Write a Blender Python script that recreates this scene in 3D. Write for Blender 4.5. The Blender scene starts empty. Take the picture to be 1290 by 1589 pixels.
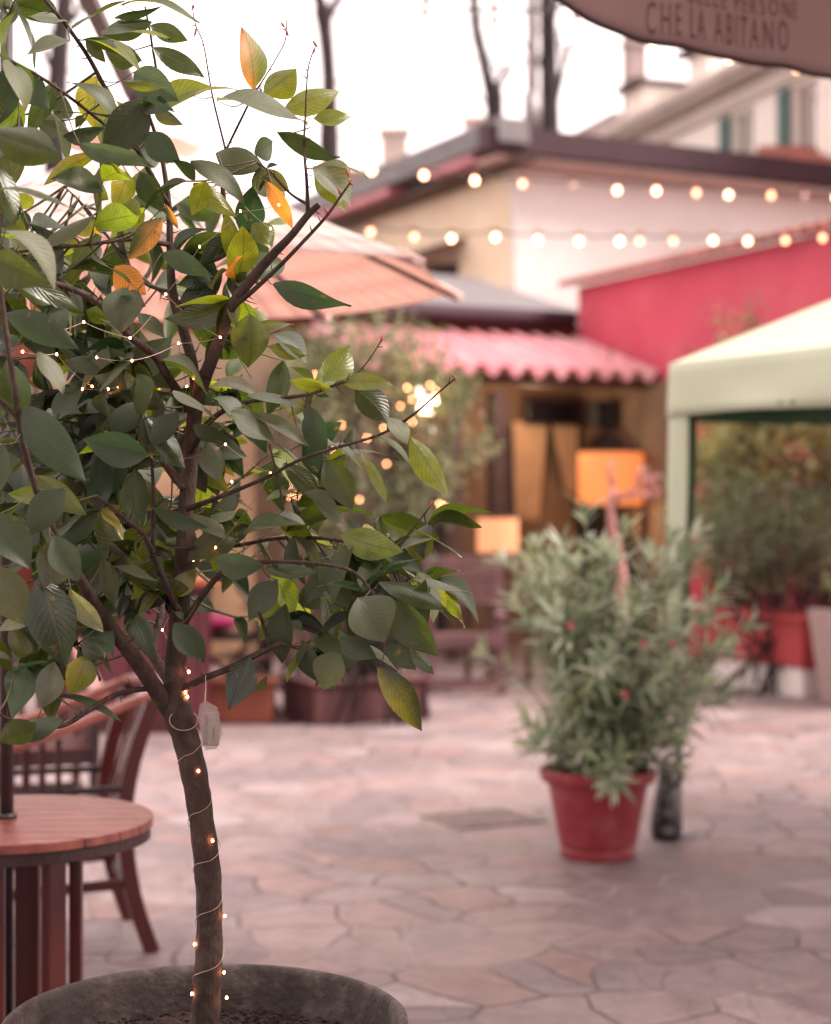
import bpy, math, random
from mathutils import Vector, Matrix, Quaternion
from mathutils.geometry import interpolate_bezier
R = random.Random(11)
PI = math.pi
scene = bpy.context.scene
COL = scene.collection
FPX, CX, CY, CAMZ = 2687.0, 645.0, 795.0, 1.5          # lens in photo pixels, eye height
U = Vector((0.894, 0.4476, 0.0)); V = Vector((-0.4476, 0.894, 0.0))   # the courtyard's two wall directions
UP = Vector((0, 0, 1))

def P(px, py, Z):
    return Vector(((px - CX) / FPX * Z, Z, CAMZ - (py - CY) / FPX * Z))

# ------------------------------------------------------------------ materials
def new_mat(name):
    m = bpy.data.materials.new(name); m.use_nodes = True
    nt = m.node_tree
    return m, nt, nt.nodes['Principled BSDF']

def mat(name, col, rough=0.6, var=0.12, scale=6.0, bump=0.0, bscale=40.0, metal=0.0, stain=None, stain_amt=0.0, stain_scale=2.0, streak=None, spec=0.5):
    m, nt, b = new_mat(name)
    N, L = nt.nodes.new, nt.links.new
    tc = N('ShaderNodeTexCoord')
    src = tc.outputs['Object']
    if streak:
        mp = N('ShaderNodeMapping'); mp.inputs['Scale'].default_value = streak
        L(src, mp.inputs['Vector']); src = mp.outputs['Vector']
    nz = N('ShaderNodeTexNoise'); nz.inputs['Scale'].default_value = scale; nz.inputs['Detail'].default_value = 6
    L(src, nz.inputs['Vector'])
    rp = N('ShaderNodeValToRGB')
    c = col
    rp.color_ramp.elements[0].position = 0.3; rp.color_ramp.elements[1].position = 0.7
    rp.color_ramp.elements[0].color = tuple(max(0, x * (1 - var)) for x in c) + (1,)
    rp.color_ramp.elements[1].color = tuple(min(1, x * (1 + var)) for x in c) + (1,)
    L(nz.outputs['Fac'], rp.inputs['Fac'])
    out = rp.outputs['Color']
    if stain:
        n2 = N('ShaderNodeTexNoise'); n2.inputs['Scale'].default_value = stain_scale; n2.inputs['Detail'].default_value = 8
        n2.inputs['Roughness'].default_value = 0.65
        L(tc.outputs['Object'], n2.inputs['Vector'])
        r2 = N('ShaderNodeValToRGB'); r2.color_ramp.elements[0].position = 0.48; r2.color_ramp.elements[1].position = 0.66
        r2.color_ramp.elements[1].color = (stain_amt,) * 3 + (1,)
        L(n2.outputs['Fac'], r2.inputs['Fac'])
        mx = N('ShaderNodeMixRGB'); mx.inputs['Color2'].default_value = tuple(stain) + (1,)
        L(r2.outputs['Color'], mx.inputs['Fac']); L(out, mx.inputs['Color1']); out = mx.outputs['Color']
    L(out, b.inputs['Base Color'])
    b.inputs['Roughness'].default_value = rough
    b.inputs['Metallic'].default_value = metal
    b.inputs['Specular IOR Level'].default_value = spec
    if bump:
        n3 = N('ShaderNodeTexNoise'); n3.inputs['Scale'].default_value = bscale; n3.inputs['Detail'].default_value = 8
        L(src, n3.inputs['Vector'])
        bp = N('ShaderNodeBump'); bp.inputs['Strength'].default_value = bump; bp.inputs['Distance'].default_value = 0.01
        L(n3.outputs['Fac'], bp.inputs['Height']); L(bp.outputs['Normal'], b.inputs['Normal'])
    return m

def emit(name, col, strength):
    m, nt, b = new_mat(name)
    b.inputs['Base Color'].default_value = tuple(min(1, c) for c in col) + (1,)
    b.inputs['Emission Color'].default_value = tuple(col) + (1,)
    b.inputs['Emission Strength'].default_value = strength
    return m

def leaf_mat(name, rough=0.30, trans=0.42, vein=0.5, sat=1.0, spec=0.85, pale_under=0.55, glow=(4.8, 4.2, 1.5), spots=0.0):
    """Two-sided leaf: waxy upper side, matt pale underside, light coming through, veins from the leaf's own UV."""
    m, nt, b = new_mat(name)
    N, L = nt.nodes.new, nt.links.new
    at = N('ShaderNodeAttribute'); at.attribute_name = 'leafcol'
    uv = N('ShaderNodeUVMap'); uv.uv_map = 'leaf'
    sp = N('ShaderNodeSeparateXYZ'); L(uv.outputs['UV'], sp.inputs[0])
    def M(op, a, c=None, d=None):
        n = N('ShaderNodeMath'); n.operation = op
        for i, s in enumerate((a, c, d)):
            if s is None: continue
            if isinstance(s, (int, float)): n.inputs[i].default_value = s
            else: L(s, n.inputs[i])
        return n.outputs[0]
    v = M('ABSOLUTE', M('SUBTRACT', M('MULTIPLY', sp.outputs['Y'], 2.0), 1.0))
    ph = M('SUBTRACT', M('MULTIPLY', sp.outputs['X'], 11.0), M('MULTIPLY', v, 3.2))
    side = M('ABSOLUTE', M('SUBTRACT', M('FRACT', ph), 0.5))
    sv = M('SMOOTH_MIN', M('MULTIPLY', M('SUBTRACT', side, 0.0), 5.0), 1.0, 0.2)       # 0 on a side vein
    mr = M('MINIMUM', M('MULTIPLY', v, 14.0), 1.0)                                       # 0 on the midrib
    vn = M('MINIMUM', M('ADD', M('MULTIPLY', sv, 0.6), 0.4), mr)
    nz = N('ShaderNodeTexNoise'); nz.inputs['Scale'].default_value = 55; nz.inputs['Detail'].default_value = 5
    tc = N('ShaderNodeTexCoord'); L(tc.outputs['Object'], nz.inputs['Vector'])
    hs = N('ShaderNodeHueSaturation'); hs.inputs['Saturation'].default_value = sat
    L(at.outputs['Color'], hs.inputs['Color'])
    L(M('ADD', M('MULTIPLY', nz.outputs['Fac'], 0.9), 0.55), hs.inputs['Value'])
    base = hs.outputs['Color']
    if spots:                                                    # brown blemishes and dusty patches
        ns = N('ShaderNodeTexNoise'); ns.inputs['Scale'].default_value = 48; ns.inputs['Detail'].default_value = 7; ns.inputs['Roughness'].default_value = .62
        L(tc.outputs['Object'], ns.inputs['Vector'])
        rs = N('ShaderNodeValToRGB'); rs.color_ramp.elements[0].position = .62; rs.color_ramp.elements[1].position = .70; rs.color_ramp.elements[1].color = (spots,) * 3 + (1,)
        L(ns.outputs['Fac'], rs.inputs['Fac'])
        ms = N('ShaderNodeMixRGB'); ms.inputs['Color2'].default_value = (.10, .055, .02, 1)
        L(rs.outputs['Color'], ms.inputs['Fac']); L(base, ms.inputs['Color1']); base = ms.outputs['Color']
    # veins slightly paler on the surface, darker when light comes through
    surf = N('ShaderNodeMixRGB'); surf.inputs['Color2'].default_value = (0.24, 0.28, 0.12, 1)
    L(base, surf.inputs['Color1'])
    L(M('MULTIPLY', M('SUBTRACT', 1.0, vn), 0.20 * vein), surf.inputs['Fac'])
    und = N('ShaderNodeMixRGB'); und.inputs['Color2'].default_value = (0.16, 0.21, 0.10, 1); und.inputs['Fac'].default_value = pale_under * 0.55
    L(surf.outputs['Color'], und.inputs['Color1'])
    geo = N('ShaderNodeNewGeometry')
    fb = N('ShaderNodeMixRGB'); L(geo.outputs['Backfacing'], fb.inputs['Fac'])
    L(surf.outputs['Color'], fb.inputs['Color1']); L(und.outputs['Color'], fb.inputs['Color2'])
    L(fb.outputs['Color'], b.inputs['Base Color'])
    rr = M('ADD', M('MULTIPLY', geo.outputs['Backfacing'], 0.3), rough)
    L(rr, b.inputs['Roughness'])
    b.inputs['Specular IOR Level'].default_value = spec
    bp = N('ShaderNodeBump'); bp.inputs['Strength'].default_value = 0.25; bp.inputs['Distance'].default_value = 0.0015
    L(M('ADD', vn, M('MULTIPLY', nz.outputs['Fac'], 0.6)), bp.inputs['Height'])
    L(bp.outputs['Normal'], b.inputs['Normal'])
    tr = N('ShaderNodeBsdfTranslucent')
    th = N('ShaderNodeMixRGB'); th.blend_type = 'MULTIPLY'; th.inputs['Fac'].default_value = 1.0
    bright = N('ShaderNodeMixRGB'); bright.blend_type = 'MULTIPLY'; bright.inputs['Fac'].default_value = 1.0
    bright.inputs['Color2'].default_value = tuple(glow) + (1,)
    L(base, bright.inputs['Color1'])
    L(bright.outputs['Color'], th.inputs['Color1'])
    vv = M('ADD', M('MULTIPLY', vn, 0.6 * vein), 1.0 - 0.6 * vein)
    cb = N('ShaderNodeCombineXYZ'); L(vv, cb.inputs[0]); L(vv, cb.inputs[1]); L(vv, cb.inputs[2])
    L(cb.outputs[0], th.inputs['Color2'])
    L(th.outputs['Color'], tr.inputs['Color'])
    mx = N('ShaderNodeMixShader'); mx.inputs['Fac'].default_value = trans
    out = nt.nodes['Material Output']
    L(b.outputs['BSDF'], mx.inputs[1]); L(tr.outputs['BSDF'], mx.inputs[2]); L(mx.outputs[0], out.inputs['Surface'])
    return m

# ------------------------------------------------------------------ objects
def tag(o, label=None, cat=None, group=None, kind=None):
    if label: o['label'] = label
    if cat: o['category'] = cat
    if group: o['group'] = group
    if kind: o['kind'] = kind
    return o

def thing(name, loc, label, cat, group=None, rz=0.0):
    o = bpy.data.objects.new(name, None); COL.objects.link(o)
    o.location = loc; o.rotation_euler = (0, 0, rz); o.empty_display_size = 0.1
    return tag(o, label, cat, group)

def wloc(o):
    p = Vector((0, 0, 0))
    while o is not None:
        p = p + Vector(o.location); o = o.parent
    return p

def copy_tree(o, parent=None):
    c = o.copy(); COL.objects.link(c); c.parent = parent
    for ch in list(o.children): copy_tree(ch, c)
    return c

class MB:
    def __init__(s):
        s.v = []; s.f = []; s.m = []
    def add(s, vs, fs, mi=0):
        k = len(s.v)
        s.v.extend(Vector(p) for p in vs)
        for f in fs:
            s.f.append(tuple(i + k for i in f)); s.m.append(mi)
    def frame(s, c, sz, ex, ey, ez, mi=0):
        c = Vector(c); ex = ex * sz[0] / 2; ey = ey * sz[1] / 2; ez = ez * sz[2] / 2
        vs = [c + a * ex + b * ey + d * ez for d in (-1, 1) for b in (-1, 1) for a in (-1, 1)]
        s.add(vs, [(0, 2, 3, 1), (4, 5, 7, 6), (0, 1, 5, 4), (2, 6, 7, 3), (0, 4, 6, 2), (1, 3, 7, 5)], mi)
        return s
    def box(s, c, sz, rz=0.0, mi=0):
        ex = Vector((math.cos(rz), math.sin(rz), 0)); ey = Vector((-math.sin(rz), math.cos(rz), 0))
        return s.frame(c, sz, ex, ey, UP, mi)
    def uvbox(s, c, sz, mi=0):                                  # box lying along the courtyard's walls
        return s.frame(c, sz, U, V, UP, mi)
    def beam(s, p, q, w, h, up=UP, mi=0):
        p = Vector(p); q = Vector(q); d = q - p; L = d.length; d = d / L
        x = d.cross(up)
        if x.length < 1e-4: x = d.cross(Vector((1, 0, 0)))
        x.normalize(); z = x.cross(d).normalized()
        return s.frame((p + q) / 2, (L, w, h), d, x, z, mi)
    def tube(s, pts, rad, n=8, mi=0, caps=True):
        pts = [Vector(p) for p in pts]
        if not isinstance(rad, (list, tuple)): rad = [rad] * len(pts)
        k = len(s.v); prev = None
        for i, p in enumerate(pts):
            d = (pts[min(i + 1, len(pts) - 1)] - pts[max(i - 1, 0)])
            if d.length < 1e-9: d = UP.copy()
            d.normalize()
            if prev is None:
                a = d.orthogonal().normalized()
            else:
                a = prev - d * prev.dot(d)
                if a.length < 1e-6: a = d.orthogonal()
                a.normalize()
            prev = a; b = d.cross(a)
            for j in range(n):
                t = 2 * PI * j / n
                s.v.append(p + (a * math.cos(t) + b * math.sin(t)) * rad[i])
        for i in range(len(pts) - 1):
            for j in range(n):
                s.f.append((k + i * n + j, k + i * n + (j + 1) % n, k + (i + 1) * n + (j + 1) % n, k + (i + 1) * n + j)); s.m.append(mi)
        if caps:
            s.f.append(tuple(k + j for j in reversed(range(n)))); s.m.append(mi)
            e = k + (len(pts) - 1) * n
            s.f.append(tuple(e + j for j in range(n))); s.m.append(mi)
        return s
    def lathe(s, prof, n=48, c=(0, 0, 0), mi=0, wob=0.0):
        c = Vector(c); k = len(s.v)
        for r, z in prof:
            for j in range(n):
                t = 2 * PI * j / n
                rr = r * (1 + wob * math.sin(3 * t + 5 * z) + wob * 0.6 * math.sin(7 * t + 1.3 + 9 * z))
                s.v.append(c + Vector((rr * math.cos(t), rr * math.sin(t), z)))
        for i in range(len(prof) - 1):
            for j in range(n):
                s.f.append((k + i * n + j, k + i * n + (j + 1) % n, k + (i + 1) * n + (j + 1) % n, k + (i + 1) * n + j)); s.m.append(mi)
        for e, rev in ((0, True), (len(prof) - 1, False)):
            if prof[e][0] > 1e-6:
                ids = [k + e * n + j for j in range(n)]
                s.f.append(tuple(reversed(ids) if rev else ids)); s.m.append(mi)
        return s
    def ball(s, c, r, n=10, m=6, sc=(1, 1, 1), mi=0):
        c = Vector(c); k = len(s.v)
        for i in range(m + 1):
            ph = PI * i / m
            for j in range(n):
                t = 2 * PI * j / n
                s.v.append(c + Vector((math.sin(ph) * math.cos(t) * sc[0], math.sin(ph) * math.sin(t) * sc[1], -math.cos(ph) * sc[2])) * r)
        for i in range(m):
            for j in range(n):
                s.f.append((k + i * n + j, k + i * n + (j + 1) % n, k + (i + 1) * n + (j + 1) % n, k + (i + 1) * n + j)); s.m.append(mi)
        return s
    def sheet(s, fn, nu, nv, thick, mi_front=0, mi_back=None):
        """A cloth with thickness: fn(u,v) -> (point, normal); front face on the normal's side."""
        if mi_back is None: mi_back = mi_front
        k = len(s.v); w = nu + 1
        for side in (0, 1):
            for j in range(nv + 1):
                for i in range(nu + 1):
                    p, n = fn(i / nu, j / nv)
                    s.v.append(Vector(p) - Vector(n).normalized() * thick * side)
        off = (nu + 1) * (nv + 1)
        for j in range(nv):
            for i in range(nu):
                a = k + j * w + i
                s.f.append((a, a + 1, a + 1 + w, a + w)); s.m.append(mi_front)
                a += off
                s.f.append((a + w, a + 1 + w, a + 1, a)); s.m.append(mi_back)
        edge = [k + i for i in range(w)] + [k + j * w + nu for j in range(1, nv + 1)] + [k + nv * w + i for i in reversed(range(nu))] + [k + j * w for j in reversed(range(1, nv))]
        for a, b in zip(edge, edge[1:] + edge[:1]):
            s.f.append((b, a, a + off, b + off)); s.m.append(mi_front)
        return s
    def build(s, name, mats, parent=None, loc=None, smooth=False, bevel=0.0, segs=2, label=None):
        base = wloc(parent) if parent is not None else Vector((0, 0, 0))
        o_loc = Vector(loc) if loc is not None else Vector((0, 0, 0))
        if parent is None and loc is None:
            lo = Vector((min(p.x for p in s.v), min(p.y for p in s.v), min(p.z for p in s.v)))
            hi = Vector((max(p.x for p in s.v), max(p.y for p in s.v), max(p.z for p in s.v)))
            o_loc = Vector(((lo.x + hi.x) / 2, (lo.y + hi.y) / 2, lo.z))
        elif parent is not None:
            o_loc = Vector((0, 0, 0))
        me = bpy.data.meshes.new(name)
        off = base + o_loc
        me.from_pydata([tuple(p - off) for p in s.v], [], s.f)
        for m in (mats if isinstance(mats, (list, tuple)) else [mats]): me.materials.append(m)
        me.polygons.foreach_set('material_index', s.m)
        if smooth: me.polygons.foreach_set('use_smooth', [True] * len(me.polygons))
        me.update()
        o = bpy.data.objects.new(name, me); COL.objects.link(o)
        o.location = o_loc
        if parent is not None: o.parent = parent
        if bevel:
            b = o.modifiers.new('bevel', 'BEVEL'); b.width = bevel; b.segments = segs; b.limit_method = 'ANGLE'; b.angle_limit = math.radians(40)
        if label: o['label'] = label
        return o

class Leaves:
    """Many leaf blades in one mesh, each a curved, folded little grid with its own colour."""
    def __init__(s, nl=8, nw=4, shape=(0.86, 0.97)):
        s.v = []; s.f = []; s.c = []; s.uv = []; s.nl = nl; s.nw = nw; s.shape = shape
    def leaf(s, base, tip, nrm, width, col, fold=0.25, droop=0.12, wave=0.03, twist=0.0, side_curl=0.0, col2=None):
        base = Vector(base); tip = Vector(tip); ax = tip - base; Ln = ax.length
        if Ln < 1e-6: return
        d = ax / Ln
        n = Vector(nrm) - d * Vector(nrm).dot(d)
        if n.length < 1e-5: n = d.orthogonal()
        n.normalize(); sd = d.cross(n)
        k = len(s.v); nl, nw = s.nl, s.nw
        ph = R.random() * 6.28; sh = R.uniform(-0.06, 0.06)
        for i in range(nl + 1):
            t = i / nl
            w = width / 2 * max(0.0, math.sin(PI * min(1, t ** s.shape[0]))) ** s.shape[1]
            if i == 0: w = width * 0.03
            a = twist * t
            sdt = sd * math.cos(a) + n * math.sin(a); nt_ = n * math.cos(a) - sd * math.sin(a)
            for j in range(nw + 1):
                v = -1 + 2 * j / nw
                p = base + ax * t + sdt * (w * v + sh * Ln * math.sin(PI * t)) \
                    + nt_ * (fold * abs(v) * w - droop * Ln * (t * t - t * 0.35) - side_curl * v * v * w
                             + wave * Ln * math.sin(5.5 * t + ph + (1.5 if v > 0 else 0)) * abs(v))
                s.v.append(p)
                cc = col
                if col2 is not None:
                    f = max(0.0, min(1.0, (v * 0.5 + 0.5) * 1.6 - 0.3 + 0.25 * math.sin(7 * t + ph)))
                    cc = tuple(col[q] * (1 - f) + col2[q] * f for q in range(3))
                s.c.append(cc); s.uv.append((t, j / nw))
        for i in range(nl):
            for j in range(nw):
                a = k + i * (nw + 1) + j
                s.f.append((a, a + nw + 1, a + nw + 2, a + 1))
    def build(s, name, m, parent=None, label=None):
        base = wloc(parent) if parent is not None else Vector((0, 0, 0))
        me = bpy.data.meshes.new(name)
        me.from_pydata([tuple(p - base) for p in s.v], [], s.f)
        ca = me.color_attributes.new('leafcol', 'FLOAT_COLOR', 'POINT')
        ca.data.foreach_set('color', [x for c in s.c for x in (c[0], c[1], c[2], 1.0)])
        ul = me.uv_layers.new(name='leaf')
        li = [0] * len(me.loops); me.loops.foreach_get('vertex_index', li)
        ul.data.foreach_set('uv', [x for i in li for x in s.uv[i]])
        me.materials.append(m)
        me.polygons.foreach_set('use_smooth', [True] * len(me.polygons))
        me.update()
        o = bpy.data.objects.new(name, me); COL.objects.link(o)
        if parent is not None: o.parent = parent
        if label: o['label'] = label
        return o

def smooth_path(pts, n=4):
    """Catmull-Rom through the points (each a tuple/vector of any length)."""
    out = []
    m = len(pts)
    for i in range(m - 1):
        p0 = pts[max(i - 1, 0)]; p1 = pts[i]; p2 = pts[i + 1]; p3 = pts[min(i + 2, m - 1)]
        for k in range(n):
            t = k / n
            out.append(tuple(0.5 * ((2 * b) + (-a + c) * t + (2 * a - 5 * b + 4 * c - d) * t * t + (-a + 3 * b - 3 * c + d) * t ** 3)
                             for a, b, c, d in zip(p0, p1, p2, p3)))
    out.append(tuple(pts[-1]))
    return out

def rnd_dir(r=R):
    z = r.uniform(-1, 1); t = r.uniform(0, 2 * PI); q = math.sqrt(1 - z * z)
    return Vector((q * math.cos(t), q * math.sin(t), z))

def jit(c, a=0.2, r=R):
    k = 1 + r.uniform(-a, a)
    return tuple(max(0, x * k * (1 + r.uniform(-a, a) * 0.4)) for x in c)

# ------------------------------------------------------------------ shared materials
M_wood_red = mat('red_stained_wood', (0.058, 0.007, 0.006), 0.36, 0.35, 5, 0.25, 60, streak=(1, 1, 0.12))
M_wood_dark = mat('dark_stained_wood', (0.018, 0.005, 0.005), 0.4, 0.4, 5, 0.25, 60, streak=(1, 1, 0.12))
M_wood_top = mat('worn_table_wood', (0.17, 0.052, 0.042), 0.17, 0.35, 5, 0.2, 60, streak=(0.6, 8, 1), stain=(0.10, 0.03, 0.022), stain_amt=0.6, stain_scale=5)
M_wood_arm = mat('pale_arm_wood', (0.26, 0.085, 0.065), 0.26, 0.25, 7, 0.2, 60)  # paler red than the chair's other wood
M_wood_mauve = mat('weathered_mauve_wood', (0.17, 0.085, 0.09), 0.7, 0.3, 6, 0.3, 50)
M_bark = mat('smooth_brown_bark', (0.040, 0.021, 0.015), 0.85, 0.6, 30, 0.8, 90, streak=(1, 1, 0.4), stain=(0.13, 0.09, 0.07), stain_amt=0.4, stain_scale=28)
M_bark_dark = mat('dark_street_tree_bark', (0.03, 0.02, 0.02), 0.9, 0.3, 3, 0.5, 15)
M_black_metal = mat('dark_painted_metal', (0.03, 0.02, 0.022), 0.4, 0.2, 10, metal=0.2)
M_grey_metal = mat('grey_galvanised_metal', (0.30, 0.28, 0.29), 0.5, 0.15, 4, metal=0.4)
M_black = mat('black_plastic', (0.012, 0.011, 0.013), 0.45, 0.2, 8)
M_wire = mat('copper_fairy_wire', (0.55, 0.40, 0.33), 0.35, 0.1, 10, metal=0.6)
M_cable = mat('black_rubber_cable', (0.02, 0.018, 0.018), 0.6, 0.1, 10)
M_fairy = emit('warm_led', (1.0, 0.33, 0.11), 32.0)
M_fairy_far = emit('warm_led_on_shrub', (1.0, 0.34, 0.14), 24.0)
M_bulb = emit('warm_bulb_glass', (1.0, 0.52, 0.30), 5.5)
M_bulb_dim = emit('dimmer_bulb_glass', (1.0, 0.42, 0.22), 2.6)
M_bulb_off = mat('unlit_frosted_bulb', (0.75, 0.55, 0.5), 0.2, 0.05, 10)
# ================================================================== ground
def build_ground():
    m, nt, b = new_mat('crazy_paving')
    N, L = nt.nodes.new, nt.links.new
    tc = N('ShaderNodeTexCoord')
    nz = N('ShaderNodeTexNoise'); nz.inputs['Scale'].default_value = 3.5; nz.inputs['Detail'].default_value = 9
    L(tc.outputs['Object'], nz.inputs['Vector'])
    mxv = N('ShaderNodeMixRGB'); mxv.blend_type = 'ADD'; mxv.inputs['Fac'].default_value = 0.13
    L(tc.outputs['Object'], mxv.inputs['Color1']); L(nz.outputs['Color'], mxv.inputs['Color2'])
    def vor(feature):
        v = N('ShaderNodeTexVoronoi'); v.feature = feature; v.voronoi_dimensions = '2D'
        v.inputs['Scale'].default_value = 3.3; v.inputs['Randomness'].default_value = 1.0
        L(mxv.outputs['Color'], v.inputs['Vector']); return v
    ve = vor('DISTANCE_TO_EDGE'); vc = vor('F1')
    joint = N('ShaderNodeValToRGB')
    joint.color_ramp.elements[0].position = 0.014; joint.color_ramp.elements[1].position = 0.030
    L(ve.outputs['Distance'], joint.inputs['Fac'])
    # stone colour, one per flag
    hue = N('ShaderNodeValToRGB'); e = hue.color_ramp.elements
    e[0].position = 0.0; e[0].color = (0.18, 0.137, 0.143, 1)
    e[1].position = 1.0; e[1].color = (0.33, 0.272, 0.278, 1)
    for pos, c in ((0.3, (0.25, 0.193, 0.196, 1)), (0.5, (0.19, 0.15, 0.158, 1)), (0.7, (0.28, 0.20, 0.195, 1)), (0.85, (0.235, 0.155, 0.145, 1))):
        k = e.new(pos); k.color = c
    sep = N('ShaderNodeSeparateColor'); L(vc.outputs['Color'], sep.inputs[0])
    L(sep.outputs[0], hue.inputs['Fac'])
    n2 = N('ShaderNodeTexNoise'); n2.inputs['Scale'].default_value = 9; n2.inputs['Detail'].default_value = 10; n2.inputs['Roughness'].default_value = 0.7
    L(tc.outputs['Object'], n2.inputs['Vector'])
    r2 = N('ShaderNodeValToRGB'); r2.color_ramp.elements[0].color = (0.60, 0.58, 0.58, 1); r2.color_ramp.elements[1].color = (1.25, 1.25, 1.25, 1)
    r2.color_ramp.elements[0].position = 0.3; r2.color_ramp.elements[1].position = 0.7
    L(n2.outputs['Fac'], r2.inputs['Fac'])
    mul = N('ShaderNodeMixRGB'); mul.blend_type = 'MULTIPLY'; mul.inputs['Fac'].default_value = 1
    L(hue.outputs['Color'], mul.inputs['Color1']); L(r2.outputs['Color'], mul.inputs['Color2'])
    # pale lime bloom in broad patches
    n4 = N('ShaderNodeTexNoise'); n4.inputs['Scale'].default_value = 1.1; n4.inputs['Detail'].default_value = 9; n4.inputs['Roughness'].default_value = 0.68
    L(tc.outputs['Object'], n4.inputs['Vector'])
    r4 = N('ShaderNodeValToRGB'); r4.color_ramp.elements[0].position = 0.5; r4.color_ramp.elements[1].position = 0.72; r4.color_ramp.elements[1].color = (0.55, 0.55, 0.55, 1)
    L(n4.outputs['Fac'], r4.inputs['Fac'])
    bl = N('ShaderNodeMixRGB'); bl.inputs['Color2'].default_value = (0.38, 0.31, 0.31, 1)
    L(r4.outputs['Color'], bl.inputs['Fac']); L(mul.outputs['Color'], bl.inputs['Color1'])
    # mortar: dark and open in places, pale in others
    n5 = N('ShaderNodeTexNoise'); n5.inputs['Scale'].default_value = 0.8; n5.inputs['Detail'].default_value = 3
    L(tc.outputs['Object'], n5.inputs['Vector'])
    r5 = N('ShaderNodeValToRGB'); r5.color_ramp.elements[0].position = 0.44; r5.color_ramp.elements[1].position = 0.60
    r5.color_ramp.elements[0].color = (0.09, 0.064, 0.060, 1); r5.color_ramp.elements[1].color = (0.34, 0.28, 0.27, 1)
    L(n5.outputs['Fac'], r5.inputs['Fac'])
    fin = N('ShaderNodeMixRGB')
    L(joint.outputs['Color'], fin.inputs['Fac']); L(r5.outputs['Color'], fin.inputs['Color1']); L(bl.outputs['Color'], fin.inputs['Color2'])
    # hairline cracks across some flags
    v6 = N('ShaderNodeTexVoronoi'); v6.feature = 'DISTANCE_TO_EDGE'; v6.voronoi_dimensions = '2D'; v6.inputs['Scale'].default_value = 5.7
    L(mxv.outputs['Color'], v6.inputs['Vector'])
    r6 = N('ShaderNodeValToRGB'); r6.color_ramp.elements[0].position = 0.004; r6.color_ramp.elements[1].position = 0.02
    L(v6.outputs['Distance'], r6.inputs['Fac'])
    r7 = N('ShaderNodeValToRGB'); r7.color_ramp.elements[0].position = 0.50; r7.color_ramp.elements[1].position = 0.58
    n7 = N('ShaderNodeTexNoise'); n7.inputs['Scale'].default_value = 1.3; n7.inputs['Detail'].default_value = 2
    L(tc.outputs['Object'], n7.inputs['Vector']); L(n7.outputs['Fac'], r7.inputs['Fac'])
    mx7 = N('ShaderNodeMixRGB'); mx7.inputs['Color2'].default_value = (1, 1, 1, 1); L(r7.outputs['Color'], mx7.inputs['Fac']); L(r6.outputs['Color'], mx7.inputs['Color1'])
    mu7 = N('ShaderNodeMixRGB'); mu7.blend_type = 'MULTIPLY'; mu7.inputs['Fac'].default_value = .45
    L(fin.outputs['Color'], mu7.inputs['Color1']); L(mx7.outputs['Color'], mu7.inputs['Color2'])
    L(mu7.outputs['Color'], b.inputs['Base Color'])
    rr = N('ShaderNodeMapRange'); rr.inputs['To Min'].default_value = 0.42; rr.inputs['To Max'].default_value = 0.75
    L(n2.outputs['Fac'], rr.inputs['Value']); L(rr.outputs[0], b.inputs['Roughness'])
    hgt = N('ShaderNodeMath'); hgt.operation = 'MULTIPLY_ADD'; hgt.inputs[1].default_value = 0.35
    L(n2.outputs['Fac'], hgt.inputs[0]); L(joint.outputs['Color'], hgt.inputs[2])
    h2 = N('ShaderNodeMath'); h2.operation = 'MULTIPLY_ADD'; h2.inputs[1].default_value = 0.6
    L(sep.outputs[1], h2.inputs[0]); L(hgt.outputs[0], h2.inputs[2])
    bp = N('ShaderNodeBump'); bp.inputs['Strength'].default_value = 0.7; bp.inputs['Distance'].default_value = 0.012
    L(h2.outputs[0], bp.inputs['Height']); L(bp.outputs['Normal'], b.inputs['Normal'])
    g = MB(); g.add([(-160, -60, 0), (160, -60, 0), (160, 260, 0), (-160, 260, 0)], [(0, 1, 2, 3)])
    o = g.build('courtyard_paving', m, loc=(0, 0, 0)); tag(o, kind='structure')
build_ground()

# ================================================================== big planter with the lemon tree
TZ = 3.1
PC = P(320, 1578, TZ); PC = Vector((PC.x, TZ, 0))            # planter centre on the ground
RIMZ = CAMZ - (1578 - CY) / FPX * TZ
M_planter = mat('weathered_grey_terracotta', (0.045, 0.031, 0.027), 0.75, 0.35, 14, 0.5, 70, stain=(0.24, 0.19, 0.17), stain_amt=0.5, stain_scale=9)
M_soil = mat('crumbly_potting_soil', (0.035, 0.017, 0.014), 0.95, 0.6, 60, 1.0, 120)
pot = thing('large_planter', PC, 'large weathered grey round planter holding the citrus tree', 'planter')
Ro = 0.362
pr = [(Ro - .10, 0.0), (Ro - .055, 0.05), (Ro - .02, RIMZ - .12), (Ro - .012, RIMZ - .09), (Ro - .004, RIMZ - .045),
      (Ro, RIMZ - .015), (Ro - .002, RIMZ - .003), (Ro - .008, RIMZ + .002), (Ro - .015, RIMZ - .001), (Ro - .019, RIMZ - .010), (Ro - .024, RIMZ - .05), (Ro - .045, RIMZ - .16), (Ro - .05, RIMZ - .2)]
MB().lathe(pr, 96, PC, wob=0.0015).build('pot_body', M_planter, pot, smooth=True)
SOILZ = RIMZ - 0.07
sb = MB(); n = 72
ring = [0.0] + [i / 26 for i in range(1, 27)]
k0 = 0; sv = []
for i, q in enumerate(ring):
    for j in range(n):
        t = 2 * PI * j / n; rr = q * (Ro - .034)
        z = SOILZ + 0.012 * math.sin(9 * rr * math.cos(t) * 2.1) * math.cos(7 * rr * math.sin(t) * 2) + R.uniform(-.006, .008) - 0.02 * q * q
        sv.append(PC + Vector((rr * math.cos(t), rr * math.sin(t), z)))
sf = [(i * n + j, i * n + (j + 1) % n, (i + 1) * n + (j + 1) % n, (i + 1) * n + j) for i in range(len(ring) - 1) for j in range(n)]
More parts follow.
